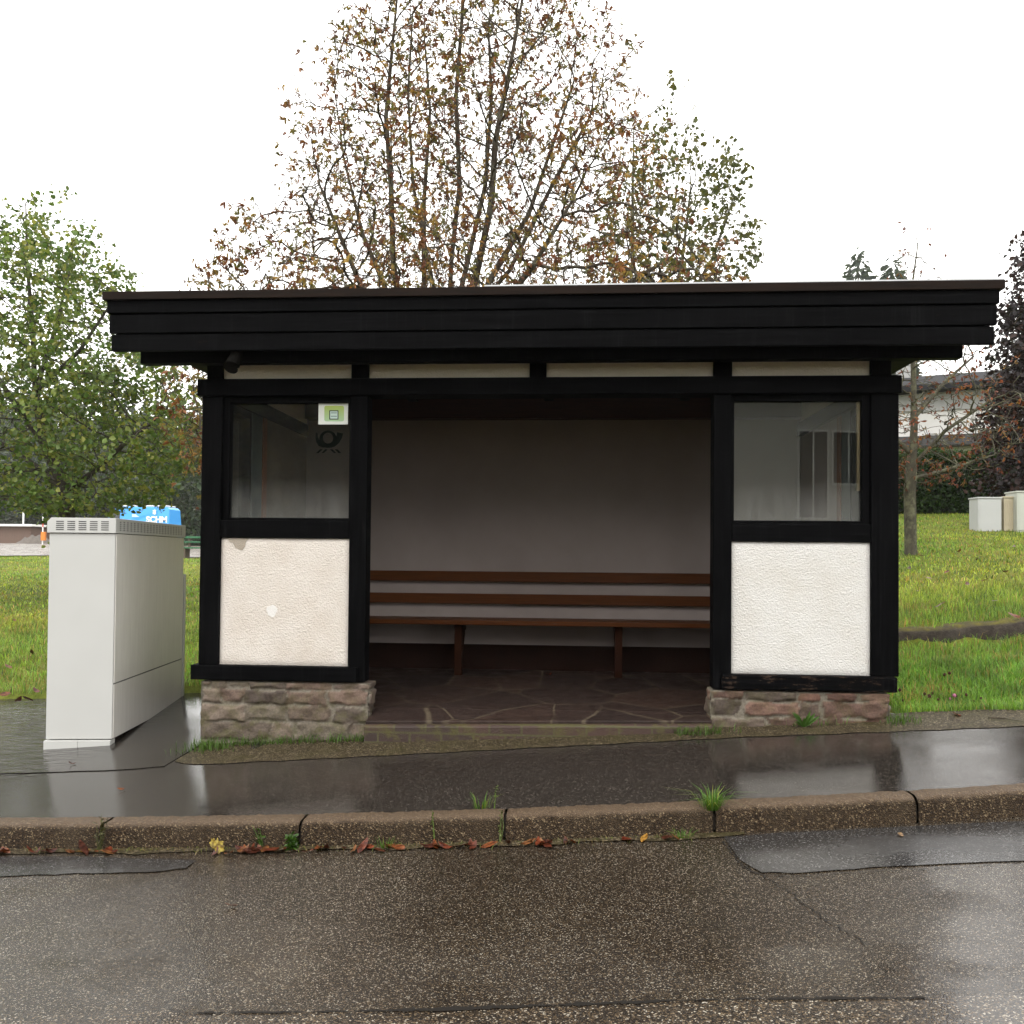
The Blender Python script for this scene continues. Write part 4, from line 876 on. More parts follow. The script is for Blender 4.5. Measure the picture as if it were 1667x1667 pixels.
# spruces
def spruce(name, label, base, h, rb, seed, n=5200, col=((.035, .055, .03), (.05, .07, .04), (.028, .045, .028)), group=None):
    rng = np.random.default_rng(seed); th = thing(name, label, 'tree', base, group); b = np.array(base)
    MB().tube([b, b+[0, 0, h*.5], b+[0, 0, h]], [h*.014, h*.009, .02], 8).build('trunk', BARK, th)
    f = 1-np.sqrt(rng.uniform(0, 1, n)); whorl = np.round(f*26)/26+rng.normal(0, .006, n); z = h*(.08+.92*np.clip(whorl, 0, 1)); arm = rng.integers(0, 9, n)*(2*np.pi/9)+np.floor(whorl*26)*1.3+rng.normal(0, .16, n)
    rr_ = rb*(1-np.clip(whorl, 0, 1))**.85+.15; t = rng.uniform(.1, 1, n)**.7; rad = rr_*t*(1+.16*np.sin(np.floor(whorl*26)*2.1+arm*3))
    P = b+np.stack([rad*np.cos(arm), rad*np.sin(arm), z-rad*.22+rng.normal(0, .05, n)], -1); D = unit(np.stack([np.cos(arm), np.sin(arm), -.45+rng.normal(0, .3, n)], -1)+rng.normal(0, .35, (n, 3)))
    s = h*.045*rng.uniform(.5, 1.2, n); V, Fs = leafmesh(P, D, unit(rng.normal(0, .4, (n, 3))+[0, 0, 1]), s, s*.42)
    c = np.array(col)[rng.integers(0, len(col), n)]*rng.uniform(.7, 1.3, (n, 1)); npmesh('crown', V, Fs, LEAF, th, col=np.repeat(c, 6, 0)); return th
for px, py, Y, rb, sd, lab in ((1397, 402, 125, 7.4, 51, "pale misty spruce far behind, its broad top above the right half of the roof"), (1451, 418, 118, 5.0, 52, "narrow misty spruce far behind, next to the broad spruce above the roof")):
    x = xat(px, Y); z0 = T(x, Y); zt = zat(px, py, Y); spruce('spruce_tree', lab, (x, Y, z0), zt-z0, rb, sd, group='spruces above the roof')
# hedge on the right
def leafbox(name, label, cat, x0, x1, y0, y1, h, n, size, pal, seed, zf_=terrain):
    rng = np.random.default_rng(seed); cx, cy = (x0+x1)/2, (y0+y1)/2; th = thing(name, label, cat, (cx, cy, T(cx, cy)))
    X, Yv = np.meshgrid(np.linspace(x0+.12, x1-.12, 60), np.linspace(y0+.15, y1-.15, 4)); Z = terrain(X, Yv)
    core = MB(); nx = 40; ux = np.linspace(x0+.15, x1-.15, nx)
    for a, b in zip(ux[:-1], ux[1:]):
        za, zb_ = T(a, cy), T(b, cy); core.hexa([(a, y0+.2, za-.2), (b, y0+.2, zb_-.2), (b, y1-.2, zb_-.2), (a, y1-.2, za-.2)], [(a, y0+.2, za+h*.9), (b, y0+.2, zb_+h*.9), (b, y1-.2, zb_+h*.9), (a, y1-.2, za+h*.9)])
    core.build('stems', flat("hedge_dark", (.012, .016, .008), .9, .1), th)
    x = rng.uniform(x0, x1, n); u = rng.uniform(0, 1, n); y = np.where(u < .62, y0+np.abs(rng.normal(0, .12, n)), rng.uniform(y0, y1, n)); zz = np.where(u < .62, rng.uniform(0, 1, n)*h, h*rng.uniform(.86, 1.04, n))
    y = y+.06*np.sin(x*2.3)+.05*np.sin(zz*5+x); P = np.stack([x, y, terrain(x, y)+zz+.05*np.sin(x*3.1)], -1)
    D = unit(rng.normal(0, .7, (n, 3))+np.array([0, -.6, .35])); s = size*rng.uniform(.6, 1.2, n)
    V, Fs = leafmesh(P, D, unit(rng.normal(0, 1, (n, 3))), s, s*.55); c = np.array(pal)[rng.integers(0, len(pal), n)]*rng.uniform(.6, 1.3, (n, 1))
    npmesh('foliage', V, Fs, LEAF, th, col=np.repeat(c, 6, 0)); return th
leafbox('hedge', "clipped dark green hedge behind the right lawn", 'hedge', 3.5, 22, 19.0, 20.4, 1.75, 26000, .13, [(.024, .055, .013), (.034, .075, .016), (.018, .04, .011), (.045, .085, .018)], 61)

# ------------------------------------------------------------------ cabinets on the right lawn
def small_cab(label, px0, px1, ptop, pbot, Y, dep, mat, ribs=False, angle=.0, lid=.035):
    x0, x1 = xat(px0, Y), xat(px1, Y); zb_ = zat(px0, pbot, Y)-.12; zt = zat(px0, ptop, Y); th = thing('utility_cabinet', label, 'utility cabinet', ((x0+x1)/2, Y, zb_), 'cabinets on the right lawn')
    fz = zb_+.12+(zt-zb_-.12)*.12
    bx('base', mat, th, x0, x1, Y, Y+dep, zb_, fz-.008, .006)
    b = bx('body', mat, th, x0+.004, x1-.004, Y+.004, Y+dep-.004, fz, zt-lid-.004, .006)
    if ribs:
        m = MB()
        for x in np.arange(x0+.03, x1-.03, .045): m.box(x, x+.02, Y-.004, Y+.003, fz+.12, zt-lid-.06)
        m.build('ribs', mat, b)
    else: MB().box(x0+.03, x1-.03, Y-.002, Y+.003, fz+.02, zt-lid-.03).build('door', mat, b)
    bx('lid', mat, th, x0-.012, x1+.012, Y-.012, Y+dep+.012, zt-lid, zt, .006); return th
small_cab("pale grey cabinet on the lawn, leftmost of three by the hedge", 1592, 1631, 809, 874, 13.0, .42, PALEGREY)
small_cab("ribbed beige cabinet between the two grey cabinets by the hedge", 1634.5, 1655, 808, 872, 13.05, .4, BEIGE, True)
small_cab("tall grey-green cabinet at the right picture edge", 1655.5, 1730, 799, 873, 12.9, .5, GREYGREEN)

# ------------------------------------------------------------------ houses
ROOFT = simple("roof_slate", (.02, .02, .022), (.014, .014, .016), 3, .8, .3, 40, spec=.1)
RENDERW = simple("house_render", (.52, .51, .49), (.46, .45, .43), 2, .85, .2, 60)
GREYBAND = simple("grey_cladding", (.30, .30, .29), (.25, .25, .245), 3, .7, .2, 30)
DKBAND = simple("dark_balcony", (.04, .038, .04), (.03, .028, .03), 3, .6, .1, 30)
def house(label, cx, cy, ang, lx, ly, z0, hw, hr, wins, group=None):
    th = thing('house', label, 'house', (cx, cy, z0), group); ca, sa = math.cos(ang), math.sin(ang)
    q = lambda u, v, z: (cx+ca*u-sa*v, cy+sa*u+ca*v, z0+z)
    def hb(u0, u1, v0, v1, za, zb_): return MB().hexa([q(u0, v0, za), q(u1, v0, za), q(u1, v1, za), q(u0, v1, za)], [q(u0, v0, zb_), q(u1, v0, zb_), q(u1, v1, zb_), q(u0, v1, zb_)])
    hb(-lx/2, lx/2, 0, ly, -1.5, hw).build('wall', RENDERW, th)
    o = .8; m = MB(); a = [q(-lx/2-o, -o, hw), q(lx/2+o, -o, hw), q(lx/2+o, ly+o, hw), q(-lx/2-o, ly+o, hw)]; r1, r2 = q(-lx/2+ly*.25, ly/2, hw+hr), q(lx/2-ly*.25, ly/2, hw+hr)
    b = [(p[0], p[1], p[2]+.22) for p in a]; n = len(m.v); m.v += a+b+[r1, r2]; m.f += [(3, 2, 1, 0), (0, 1, 5, 4), (1, 2, 6, 5), (2, 3, 7, 6), (3, 0, 4, 7), (4, 5, 9, 8), (5, 6, 9), (6, 7, 8, 9), (7, 4, 8)]
    roof_ = m.build('roof', ROOFT, th); hb(-lx*.2, -lx*.2+.6, ly*.45, ly*.45+.6, hw+hr*.5, hw+hr+.7).build('chimney', GREYBAND, roof_)
    for (u, z, w_, h_) in wins:
        f = hb(u-w_/2, u+w_/2, -.05, .02, z, z+h_).build('window', WHITEP, th); hb(u-w_/2+.07, u-.03, -.056, -.051, z+.07, z+h_-.07).build('pane', DARKGLASS, f); hb(u+.03, u+w_/2-.07, -.056, -.051, z+.07, z+h_-.07).build('pane', DARKGLASS, f)
    return th, hb
hx = xat(1552, 29); th, hb = house("white house with dark roof and balcony behind the trees on the right", hx, 29.0, math.radians(-22), 11, 8, T(hx, 29), 4.6, 1.5, [(-3.6, .9, 1.3, 1.3), (3.4, .9, 1.3, 1.3), (-3.6, 3.0, 1.3, 1.1), (3.4, 3.0, 1.3, 1.1)])
hb(-2.6, 4.9, -.9, -.02, 2.35, 2.75).build('balcony', DKBAND, th); hb(-5.4, 5.4, -.08, -.01, 3.85, 4.58).build('cladding', GREYBAND, th)
# the house across the road that the right window mirrors, and trees the left one mirrors
th, hb = house("white house across the road, mirrored in the right window of the shelter", 11.0, -24.0, math.radians(180-12), 12, 9, -.5, 7.6, 3.0, [(2.75, 3.1, 1.15, 3.1), (1.45, 4.3, 1.25, 1.9), (-2.2, 3.9, 1.9, 1.7), (2.2, .6, 1.5, 1.5), (-2.0, .6, 1.5, 1.5)])
BIGP = [(.12, .10, .035), (.15, .12, .045), (.08, .09, .03), (.17, .115, .05)]
# (big trees across the road are built further down, with the bushes)

# ------------------------------------------------------------------ far left: lot things
SHEDW = simple("shed_boards", (.16, .10, .075), (.10, .07, .055), 3, .8, .3, 6, (9, 9, .4))
Y = 70.0; x1 = xat(49, Y); z0 = T(-50, Y); z0 = zat(20, 889, Y)
sd = thing('shed', "low brown board shed with a pale flat roof edge at the left picture edge", 'shed', (x1-4, Y, z0-.3))
bx('wall', SHEDW, sd, x1-9, x1, Y, Y+4, z0-.5, zat(20, 857, Y), .02); bx('roof', WHITEP, sd, x1-9.4, x1+.45, Y-.5, Y+4.4, zat(20, 857, Y)+.003, zat(20, 853.5, Y), .02)
Y = 76.0; x = xat(37, Y); z0 = T(x, Y)
lp = thing('lamp_post', "thin white post rising behind the brown shed", 'post', (x, Y, z0)); MB().tube([(x, Y, z0-.2), (x, Y, zat(37, 823, Y))], .085, 10).build('pole', WHITEP, lp); MB().box(x-.16, x+.16, Y-.16, Y+.16, zat(37, 823, Y)+.002, zat(37, 821, Y)).build('cap', WHITEP, lp)
Y = 60.0; x = xat(70.5, Y); z0 = T(x, Y)
og = thing('warning_post', "striped post with an orange box beside the utility cabinet's left edge, far back", 'post', (x, Y, z0)); ORG_ = flat("orange_plastic", (.62, .20, .035))
RED = flat("red_paint", (.5, .06, .03)); zt = zat(70, 837, Y); zz = np.linspace(z0-.1, zt, 6)
for k in range(5): MB().tube([(x-.08, Y, zz[k]), (x-.08, Y, zz[k+1]-.004)], .05, 8).build('band', WHITEP if k % 2 == 0 else RED, og)
bx('box', ORG_, og, x-.06, x+.28, Y-.30, Y-.06, zat(70, 880, Y), zat(70, 866, Y), .02)
# gravel heap
Y = 66.0; xg = xat(57, Y); V = []; n = 16
for j in range(n):
    for i in range(n):
        u, v = i/(n-1)*2-1, j/(n-1)*2-1; h = max(0, 1-u*u-v*v)*.75*(1+.25*math.sin(i*2.1+j)); V.append((xg+u*1.6, Y+v*1.5, T(xg+u*1.6, Y)+h-.02))
ii = np.arange(n*n).reshape(n, n); Q = np.stack([ii[:-1, :-1], ii[:-1, 1:], ii[1:, 1:], ii[1:, :-1]], -1).reshape(-1, 4)
tag(npmesh('gravel_heap', np.array(V), Q, simple("gravel_grey", (.14, .12, .10), (.07, .06, .055), 9, .9, .8, 12), origin=(xg, Y, T(xg, Y))), "low grey gravel heap right of the brown shed", 'gravel heap')
# blue van, nose to the left
VB = flat("van_blue", (.045, .30, .72), .3, .5); TYRE = flat("tyre_black", (.012, .012, .012), .8, .2); CHR = flat("rim_grey", (.35, .36, .37), .35, .5)
Y = 44.0; xn = xat(140, Y); zg = T(xat(250, Y), Y)+.06; Hh = zat(250, 824.5, Y)-zg; Lv = 5.2
van = thing('van', "bright blue van with white lettering parked on the lot behind the cabinet", 'van', (xn+Lv/2, Y+.9, zg))
def vehicle_body(prof, y0, y1, tuck, xn_, zg_):
    m = MB(); c = (y0+y1)/2
    rows = []
    for yy, s in ((y0+tuck, .96), (y0, 1.0), (y1, 1.0), (y1-tuck, .96)): pass
    a = [(xn_+u, y0+(tuck*max(0, (z-.95))/1.2), zg_+z) for u, z in prof]; b = [(xn_+u, y1-(tuck*max(0, (z-.95))/1.2), zg_+z) for u, z in prof]
    return m.hexa(a, b)
pv = [(.05, .28), (0, .55), (.03, .88), (.35, 1.08), (.95, 1.22), (1.62, Hh-.16), (1.95, Hh-.03), (2.3, Hh), (5.0, Hh-.02), (5.15, Hh-.15), (5.2, 1.0), (5.17, .30)]
vb = vehicle_body(pv, Y, Y+1.85, .16, xn, zg).build('body', VB, van, bevel=.05)
def vside(pts, name, mat, par, y=Y-.012): 
    return MB().quad(*[(xn+u, y+(.16*max(0, (z-.95))/1.2), zg+z) for u, z in pts]).build(name, mat, par)
vside([(1.15, 1.24), (2.05, 1.24), (2.05, Hh-.28), (1.72, Hh-.28)], 'cab_window', DARKGLASS, van)
MB().quad((xn+1.0, Y+.2, zg+1.26), (xn+1.0, Y+1.65, zg+1.26), (xn+1.57, Y+1.6, zg+Hh-.18), (xn+1.57, Y+.25, zg+Hh-.18)).build('windscreen', DARKGLASS, van)
bx('roof_rack', WHITEP, van, xn+2.1, xn+4.9, Y+.3, Y+1.55, zg+Hh+.01, zg+Hh+.09, .02)
for u in (1.05, 4.15):
    for yy in (Y-.01, Y+1.66):
        wv = MB().tube([(xn+u, yy, zg+.33), (xn+u, yy+.2, zg+.33)], .33, 20).build('wheel', TYRE, van); MB().tube([(xn+u, yy-.008, zg+.33), (xn+u, yy-.002, zg+.33)], .2, 16).build('rim', CHR, wv)
for yy in (Y+.15, Y+1.45): bx('headlight', CHR, van, xn-.005, xn+.05, yy, yy+.28, zg+.62, zg+.82, .01)
def text(body, name, size, u, z, par, mat, bold=.0, ya=None):
    cu = bpy.data.curves.new(name, 'FONT'); cu.body = body; cu.size = size; cu.offset = bold; cu.extrude = 0
    to = bpy.data.objects.new(name, cu); COL.objects.link(to); dg = bpy.context.evaluated_depsgraph_get(); me = bpy.data.meshes.new_from_object(to.evaluated_get(dg)); bpy.data.objects.remove(to)
    n = len(me.vertices); a = np.empty(n*3, np.float32); me.vertices.foreach_get('co', a); a = a.reshape(-1, 3)
    V = np.stack([xn+u+a[:, 0], (Y-.03+(.16*max(0, z+size*.4-.95)/1.2)*.9)+a[:, 2]*0, zg+z+a[:, 1]], -1)-ORG[par]; me.vertices.foreach_set('co', V.astype(np.float32).ravel()); me.update()
    return link(name, me, mat, par)
LET = flat("lettering_white", (.82, .83, .85), .5)
text("SCHM", 'lettering', .50, xat(236, Y)-xn, zat(250, 850, Y)-zg, van, LET, .02)
m = MB(); lx0, lz0 = xat(246, Y), zat(250, 837, Y)
for k in range(3): m.quad(*[(lx0+a, Y+.06, lz0+b) for a, b in ((0, .03+k*.09), (.16, .10+k*.09), (.22, .07+k*.09), (.06, .0+k*.09))]).quad(*[(lx0+a, Y+.058, lz0+b) for a, b in ((.12, .0+k*.09), (.24, .06+k*.09), (.24, .02+k*.09), (.12, -.04+k*.09))]) if k < 3 else None
m.build('emblem', LET, van)
m = MB()
for k in range(3): m.quad(*[(xat(213, Y)+a, Y+.05, zat(215, 838+k*1.7, Y)+b) for a, b in ((0, 0), (.28+.08*k, 0), (.28+.08*k, .03), (0, .03))])
m.build('small_print', LET, van)
# white car, its rear showing past the bench
Y = 70.0; xr_ = xat(311, Y); zg = T(xr_, Y)+.06; xn = xr_-4.0
car = thing('parked_car', "white car parked far behind the green park bench", 'car', (xn+2, Y+.85, zg)); WC = flat("car_white", (.75, .76, .78), .25, .5)
pc = [(.1, .25), (0, .5), (.05, .75), (.9, .92), (1.55, 1.38), (2.1, 1.5), (3.2, 1.46), (3.75, 1.05), (3.98, .85), (4.0, .4), (3.9, .25)]
vehicle_body(pc, Y, Y+1.7, .2, xn, zg).build('body', WC, car, bevel=.05)
vs = lambda pts, nm, mt: MB().quad(*[(xn+u, Y-.012+.2*max(0, z-.95)/1.2, zg+z) for u, z in pts]).build(nm, mt, car)
vs([(1.3, .97), (2.2, .97), (2.2, 1.38), (1.68, 1.36)], 'front_window', DARKGLASS); vs([(2.3, .97), (3.3, .97), (3.05, 1.36), (2.3, 1.38)], 'rear_window', DARKGLASS)
bx('tail_light', RED, car, xn+3.86, xn+3.97, Y-.01, Y+.1, zg+.72, zg+.9, .01)
for u in (.8, 3.2):
    for yy in (Y-.01, Y+1.52):
        wv = MB().tube([(xn+u, yy, zg+.3), (xn+u, yy+.19, zg+.3)], .3, 18).build('wheel', TYRE, car); MB().tube([(xn+u, yy-.008, zg+.3), (xn+u, yy-.002, zg+.3)], .19, 14).build('rim', CHR, wv)
# park bench, seen from behind
Y = 28.0; xb0 = xat(299, Y); GRN = simple("bench_green", (.03, .13, .06), (.02, .09, .04), 5, .5, .1); CONC = simple("bench_concrete", (.11, .085, .07), (.07, .055, .045), 8, .9, .4, 30)
zb_ = zat(310, 908, Y); pb = thing('park_bench', "park bench with green slats and dark concrete legs between cabinet and shelter", 'bench', (xb0+.9, Y, zb_-.1))
Z_ = lambda py: zat(310, py, Y)
bx('back_slat', GRN, pb, xb0, xb0+1.9, Y, Y+.05, Z_(876.3), Z_(873), .006); bx('back_slat', GRN, pb, xb0, xb0+1.9, Y-.02, Y+.03, Z_(883.5), Z_(881), .006); bx('seat', GRN, pb, xb0+.08, xb0+1.9, Y-.48, Y-.06, Z_(893), Z_(890.6), .006)
for dx in (.12, 1.5):
    MB().hexa([(xb0+dx, Y-.42, zb_-.3), (xb0+dx+.16, Y-.42, zb_-.3), (xb0+dx+.16, Y-.05, zb_-.3), (xb0+dx, Y-.05, zb_-.3)], [(xb0+dx, Y-.47, Z_(893)-.003), (xb0+dx+.16, Y-.47, Z_(893)-.003), (xb0+dx+.16, Y+.0, Z_(893)-.003), (xb0+dx, Y+.0, Z_(893)-.003)]).build('leg', CONC, pb, bevel=.01)
    MB().box(xb0+dx+.03, xb0+dx+.13, Y+.052, Y+.12, Z_(893), Z_(875)).build('back_support', CONC, pb, bevel=.01)
# wood on the hill and bushes by the lot, one mass in the mist
rng = np.random.default_rng(90); Vs = []; Fa = []; Fb = []; Cs = []; nb = 0
for k in range(330):
    Yt = rng.uniform(92, 210); px = rng.uniform(-420, 1100) if k % 3 else rng.uniform(-80, 420); x = xat(px, Yt); z0 = T(x, Yt); h = rng.uniform(9, 17)*(1 if Yt > 105 else .62); rb = h*rng.uniform(.17, .26); n = 150; kind = rng.uniform() < .55
    f = 1-np.sqrt(rng.uniform(0, 1, n)); a = rng.uniform(0, 2*np.pi, n)
    rad = (rb*(1-f)**.9 if kind else rb*1.5*np.sqrt(np.clip(1-(2*f-1)**2, 0, 1)))*rng.uniform(.55, 1.05, n); z = h*(.06+.94*f)
    P = np.array([x, Yt, z0])+np.stack([rad*np.cos(a), rad*np.sin(a), z], -1); D = unit(np.stack([np.cos(a), np.sin(a), np.full(n, -.5 if kind else .1)], -1)+rng.normal(0, .4, (n, 3))); s = h*.11*rng.uniform(.6, 1.3, n)
    V, Fs = leafmesh(P, D, unit(rng.normal(0, .5, (n, 3))+[0, 0, 1]), s, s*.7); Vs.append(V); Fa.append(Fs[0]+nb); Fb.append(Fs[1]+nb); nb += len(V)
    Cs.append(np.repeat((np.array((.03, .05, .028)) if kind else np.array((.05, .07, .028)))*rng.uniform(.6, 1.3, (n, 1)), 6, 0))
tag(npmesh('forest', np.vstack(Vs), [np.vstack(Fa), np.vstack(Fb)], LEAF, col=np.vstack(Cs)), "dark misty wood on the hillside beyond the parking lot", 'wood', kind='stuff')
# bushes by the lot
def bush(label, px, Y, w_, h_, seed, pal, n=2600, size=.3):
    rng = np.random.default_rng(seed); x = xat(px, Y); z0 = T(x, Y); th = thing('bush', label, 'bush', (x, Y, z0), 'bushes beyond the meadow')
    m = MB()
    for k in range(6): a = k*1.05; m.tube([(x, Y, z0-.1), (x+.25*w_*math.cos(a), Y+.25*w_*math.sin(a), z0+h_*.5), (x+.42*w_*math.cos(a), Y+.42*w_*math.sin(a), z0+h_*.85)], [.06, .04, .015], 6)
    m.build('stems', BARKG, th)
    u = unit(rng.normal(0, 1, (n, 3))); r = rng.uniform(.55, 1.05, n)**.6*(1+.18*np.sin(u[:, 0]*5+seed)*np.sin(u[:, 2]*6)); P = np.array([x, Y, z0+h_*.5])+u*r[:, None]*np.array([w_*.5, w_*.45, h_*.52])
    P[:, 2] = np.maximum(P[:, 2], z0+.1); s = size*rng.uniform(.6, 1.3, n); V, Fs = leafmesh(P, unit(u+rng.normal(0, .6, (n, 3))), unit(rng.normal(0, .6, (n, 3))+[0, 0, 1]), s, s*.75)
    npmesh('foliage', V, Fs, LEAF, th, col=np.repeat(np.array(pal)[rng.integers(0, len(pal), n)]*rng.uniform(.6, 1.3, (n, 1)), 6, 0))
BP = [(.05, .085, .035), (.07, .10, .04), (.04, .065, .03)]
bush("tall pale green bush behind the park bench", 322, 62, 6.5, 8.0, 1, BP, 3600, .5); bush("dark bush behind the blue van", 262, 80, 8, 6.0, 2, [(.03, .045, .025), (.04, .055, .03)], 3000, .5); bush("grey-green bush behind the brown shed", 22, 84, 10, 6.5, 3, [(.03, .045, .028), (.045, .055, .032)], 3200, .5); bush("dark bush right of the warning post", 110, 82, 9, 6.5, 4, [(.03, .045, .025), (.04, .05, .03)], 3000, .5)

for i, (px_x, Yb, ww_, hh_, lab) in enumerate(((-10.8, -19, 8, 9, "broad brown-green tree across the road, mirrored at the left of the left window"), (-6.6, -17.5, 6.5, 8, "brown-green tree across the road, mirrored in the middle of the left window"), (-2.4, -20, 7, 9, "brown-green tree across the road, nearest to the white house there"))):
    rng = np.random.default_rng(70+i); z0 = float(zroad(px_x, -9))-.2; th = thing('leafy_tree', lab, 'tree', (px_x, Yb, z0), 'trees across the road'); c0_ = np.array([px_x, Yb, z0])
    m = MB(); m.tube([c0_, c0_+[.1, 0, hh_*.45], c0_+[0, .1, hh_*.85]], [.22, .15, .04], 8)
    for k in range(9): a = k*.7; m.tube([c0_+[.05, 0, hh_*(.15+.06*k)], c0_+[ww_*.2*math.cos(a), ww_*.2*math.sin(a), hh_*(.25+.07*k)], c0_+[ww_*.4*math.cos(a), ww_*.4*math.sin(a), hh_*(.32+.07*k)]], [.09, .06, .02], 6)
    m.build('trunk', BARK, th); n = 7000; u = unit(rng.normal(0, 1, (n, 3))); rad = rng.uniform(.2, 1.05, n)**.55*(1+.15*np.sin(u[:, 0]*5+i)*np.sin(u[:, 2]*6)); P = c0_+np.array([0, 0, hh_*.52])+u*rad[:, None]*np.array([ww_*.5, ww_*.45, hh_*.5]); P[:, 2] = np.maximum(P[:, 2], z0+.2)
    sz = .42*rng.uniform(.6, 1.3, n); V, Fs = leafmesh(P, unit(u+rng.normal(0, .6, (n, 3))), unit(rng.normal(0, .6, (n, 3))+[0, 0, 1]), sz, sz*.7); npmesh('crown', V, Fs, LEAF, th, col=np.repeat(np.array(BIGP)[rng.integers(0, 4, n)]*rng.uniform(.6, 1.4, (n, 1)), 6, 0))

# ------------------------------------------------------------------ fallen leaves and weeds
def fallen(name, label, px, py, size, colr, seed, shape='oval', zf_=zroad, dz=.012, tilt=.35, group="fallen leaves"):
    rng = np.random.default_rng(seed); d = ray(px, py); d = d/d[1]; lo, hi = .5, 24
    for _ in range(50):
        mid = (lo+hi)/2; p = CAM+d*mid
        if p[2] > float(zf_(p[0], p[1]))+dz: lo = mid
        else: hi = mid
    c = CAM+d*lo
    if zf_ is zroad and c[1] > float(ykerb(c[0]))-.18-.3*size: c[1] = float(ykerb(c[0]))-.18-.3*size-rng.uniform(0, .02); c[2] = float(zroad(c[0], c[1]))+.014
    if shape == 'maple': outl = [(0, -.62), (.03, -.36), (.22, -.42), (.44, -.34), (.40, -.16), (.58, -.02), (.50, .10), (.52, .24), (.32, .20), (.30, .40), (.17, .34), (.10, .50), (0, .62), (-.11, .49), (-.18, .33), (-.33, .39), (-.31, .19), (-.52, .22), (-.48, .08), (-.58, -.04), (-.40, -.17), (-.43, -.36), (-.2, -.42), (-.03, -.36)]
    else: outl = [(0, -.5), (.16, -.28), (.23, 0), (.2, .25), (.08, .45), (0, .52), (-.1, .42), (-.21, .2), (-.22, -.05), (-.14, -.3)]
    n = len(outl); a = rng.uniform(0, 6.28); o = np.array(outl)*size; o = np.stack([o[:, 0]*math.cos(a)-o[:, 1]*math.sin(a), o[:, 0]*math.sin(a)+o[:, 1]*math.cos(a)], -1)
    rr_ = np.linalg.norm(o, axis=1); curl = rng.uniform(.25, .6)*size*(rr_/size)**2*(1+.8*np.sin(np.arange(n)*1.3+seed)); tv = rng.normal(0, tilt, 2)
    V = np.concatenate([np.stack([c[0]+o[:, 0], c[1]+o[:, 1], c[2]+curl+o@tv*.6], -1), [[c[0], c[1], c[2]+.002]]]); V[:, 2] += max(0, c[2]-dz+.003-V[:, 2].min())
    Fs = np.array([[n, i, (i+1) % n] for i in range(n)]); cc = np.array(colr)*rng.uniform(.75, 1.2, (n+1, 1))
    return tag(npmesh(name, V, Fs, LITTER, origin=tuple(c), col=cc), label, 'leaf', group)
RUST = [(.17, .042, .018), (.11, .030, .016), (.20, .065, .022), (.08, .026, .016), (.22, .095, .035)]
fallen('fallen_leaf', "big yellow maple leaf propped against the kerb foot", 362, 1378, .075, (.34, .27, .05), 1, 'maple', tilt=.8)
fallen('fallen_leaf', "single small rust-brown leaf lying alone on the open road", 377, 1474, .055, (.16, .05, .022), 2)
fallen('fallen_leaf', "dark rust curled leaf beside the small right gutter tuft", 1022, 1367, .10, (.17, .035, .016), 3, tilt=.5)
fallen('fallen_leaf', "yellow-brown leaf between the dark rust leaf and the small gutter tuft", 1048, 1365, .08, (.36, .20, .04), 4)
fallen('fallen_leaf', "yellow leaf in the gutter left of the dead stalk", 135, 1386, .075, (.42, .26, .04), 5)
fallen('fallen_leaf', "orange leaf lying on the pavement grit right of the shelter", 1557, 1163, .09, (.34, .07, .015), 6, zf_=zpave)
fallen('fallen_leaf', "small red leaf on the flagstone floor inside the shelter", 893, 1098, .08, (.36, .06, .02), 7, zf_=lambda x, y: .135+0*x)
fallen('fallen_leaf', "small brown leaf on the wet pavement in front of the cabinet", 118, 1243, .05, (.10, .03, .018), 8, zf_=zpave)
fallen('fallen_leaf', "small orange-brown leaf on the dark wet pavement left of the shelter step", 197, 1284, .05, (.22, .07, .02), 9, zf_=zpave)
fallen('fallen_leaf', "pale leaf on the wet road patch at the right", 1466, 1359, .06, (.30, .20, .10), 10)
gl = "rust-brown fallen leaf among others in the gutter at the kerb foot"
k = 20
for px, py, s in ((15, 1382, .09), (25, 1378, .07), (155, 1376, .10), (175, 1388, .08), (185, 1380, .07), (350, 1388, .06), (372, 1389, .06), (420, 1378, .12), (432, 1382, .10), (452, 1374, .11), (458, 1384, .10), (525, 1375, .10), (532, 1380, .08), (575, 1385, .07), (592, 1379, .10), (618, 1384, .07), (652, 1374, .09), (700, 1376, .10), (712, 1372, .08), (725, 1378, .08), (752, 1370, .08), (796, 1376, .09), (828, 1372, .07), (861, 1364, .08), (880, 1362, .11), (893, 1362, .09), (926, 1362, .07), (1082, 1356, .08), (1095, 1352, .06), (500, 1386, .06), (770, 1378, .07)):
    k += 1; fallen('fallen_leaf', gl, px, py, s, RUST[k % 5], k, zf_=zroad, tilt=.5, group="rust-brown leaves in the gutter")
for q in range(46):
    k += 1; px = RNG.choice([RNG.uniform(395, 480), RNG.uniform(505, 770), RNG.uniform(845, 935), RNG.uniform(0, 190)], p=[.3, .4, .15, .15]); fallen('fallen_leaf', gl, px, 1374-.012*px+RNG.uniform(0, 14), RNG.uniform(.03, .075), RUST[k % 5], k, zf_=zroad, tilt=.6, group="rust-brown leaves in the gutter")
for px, py in ((1480, 925), (1512, 941), (1540, 932), (1575, 951), (1604, 944), (1638, 930), (1490, 962), (1530, 985), (1620, 978), (1650, 1002), (1592, 910), (1560, 898), (1650, 890), (1500, 905)):
    k += 1; fallen('fallen_leaf', "brown fallen leaf lying in the grass of the right lawn", px, py, .12, RUST[k % 5], k, zf_=terrain, dz=.09, tilt=.6, group="brown leaves on the right lawn")
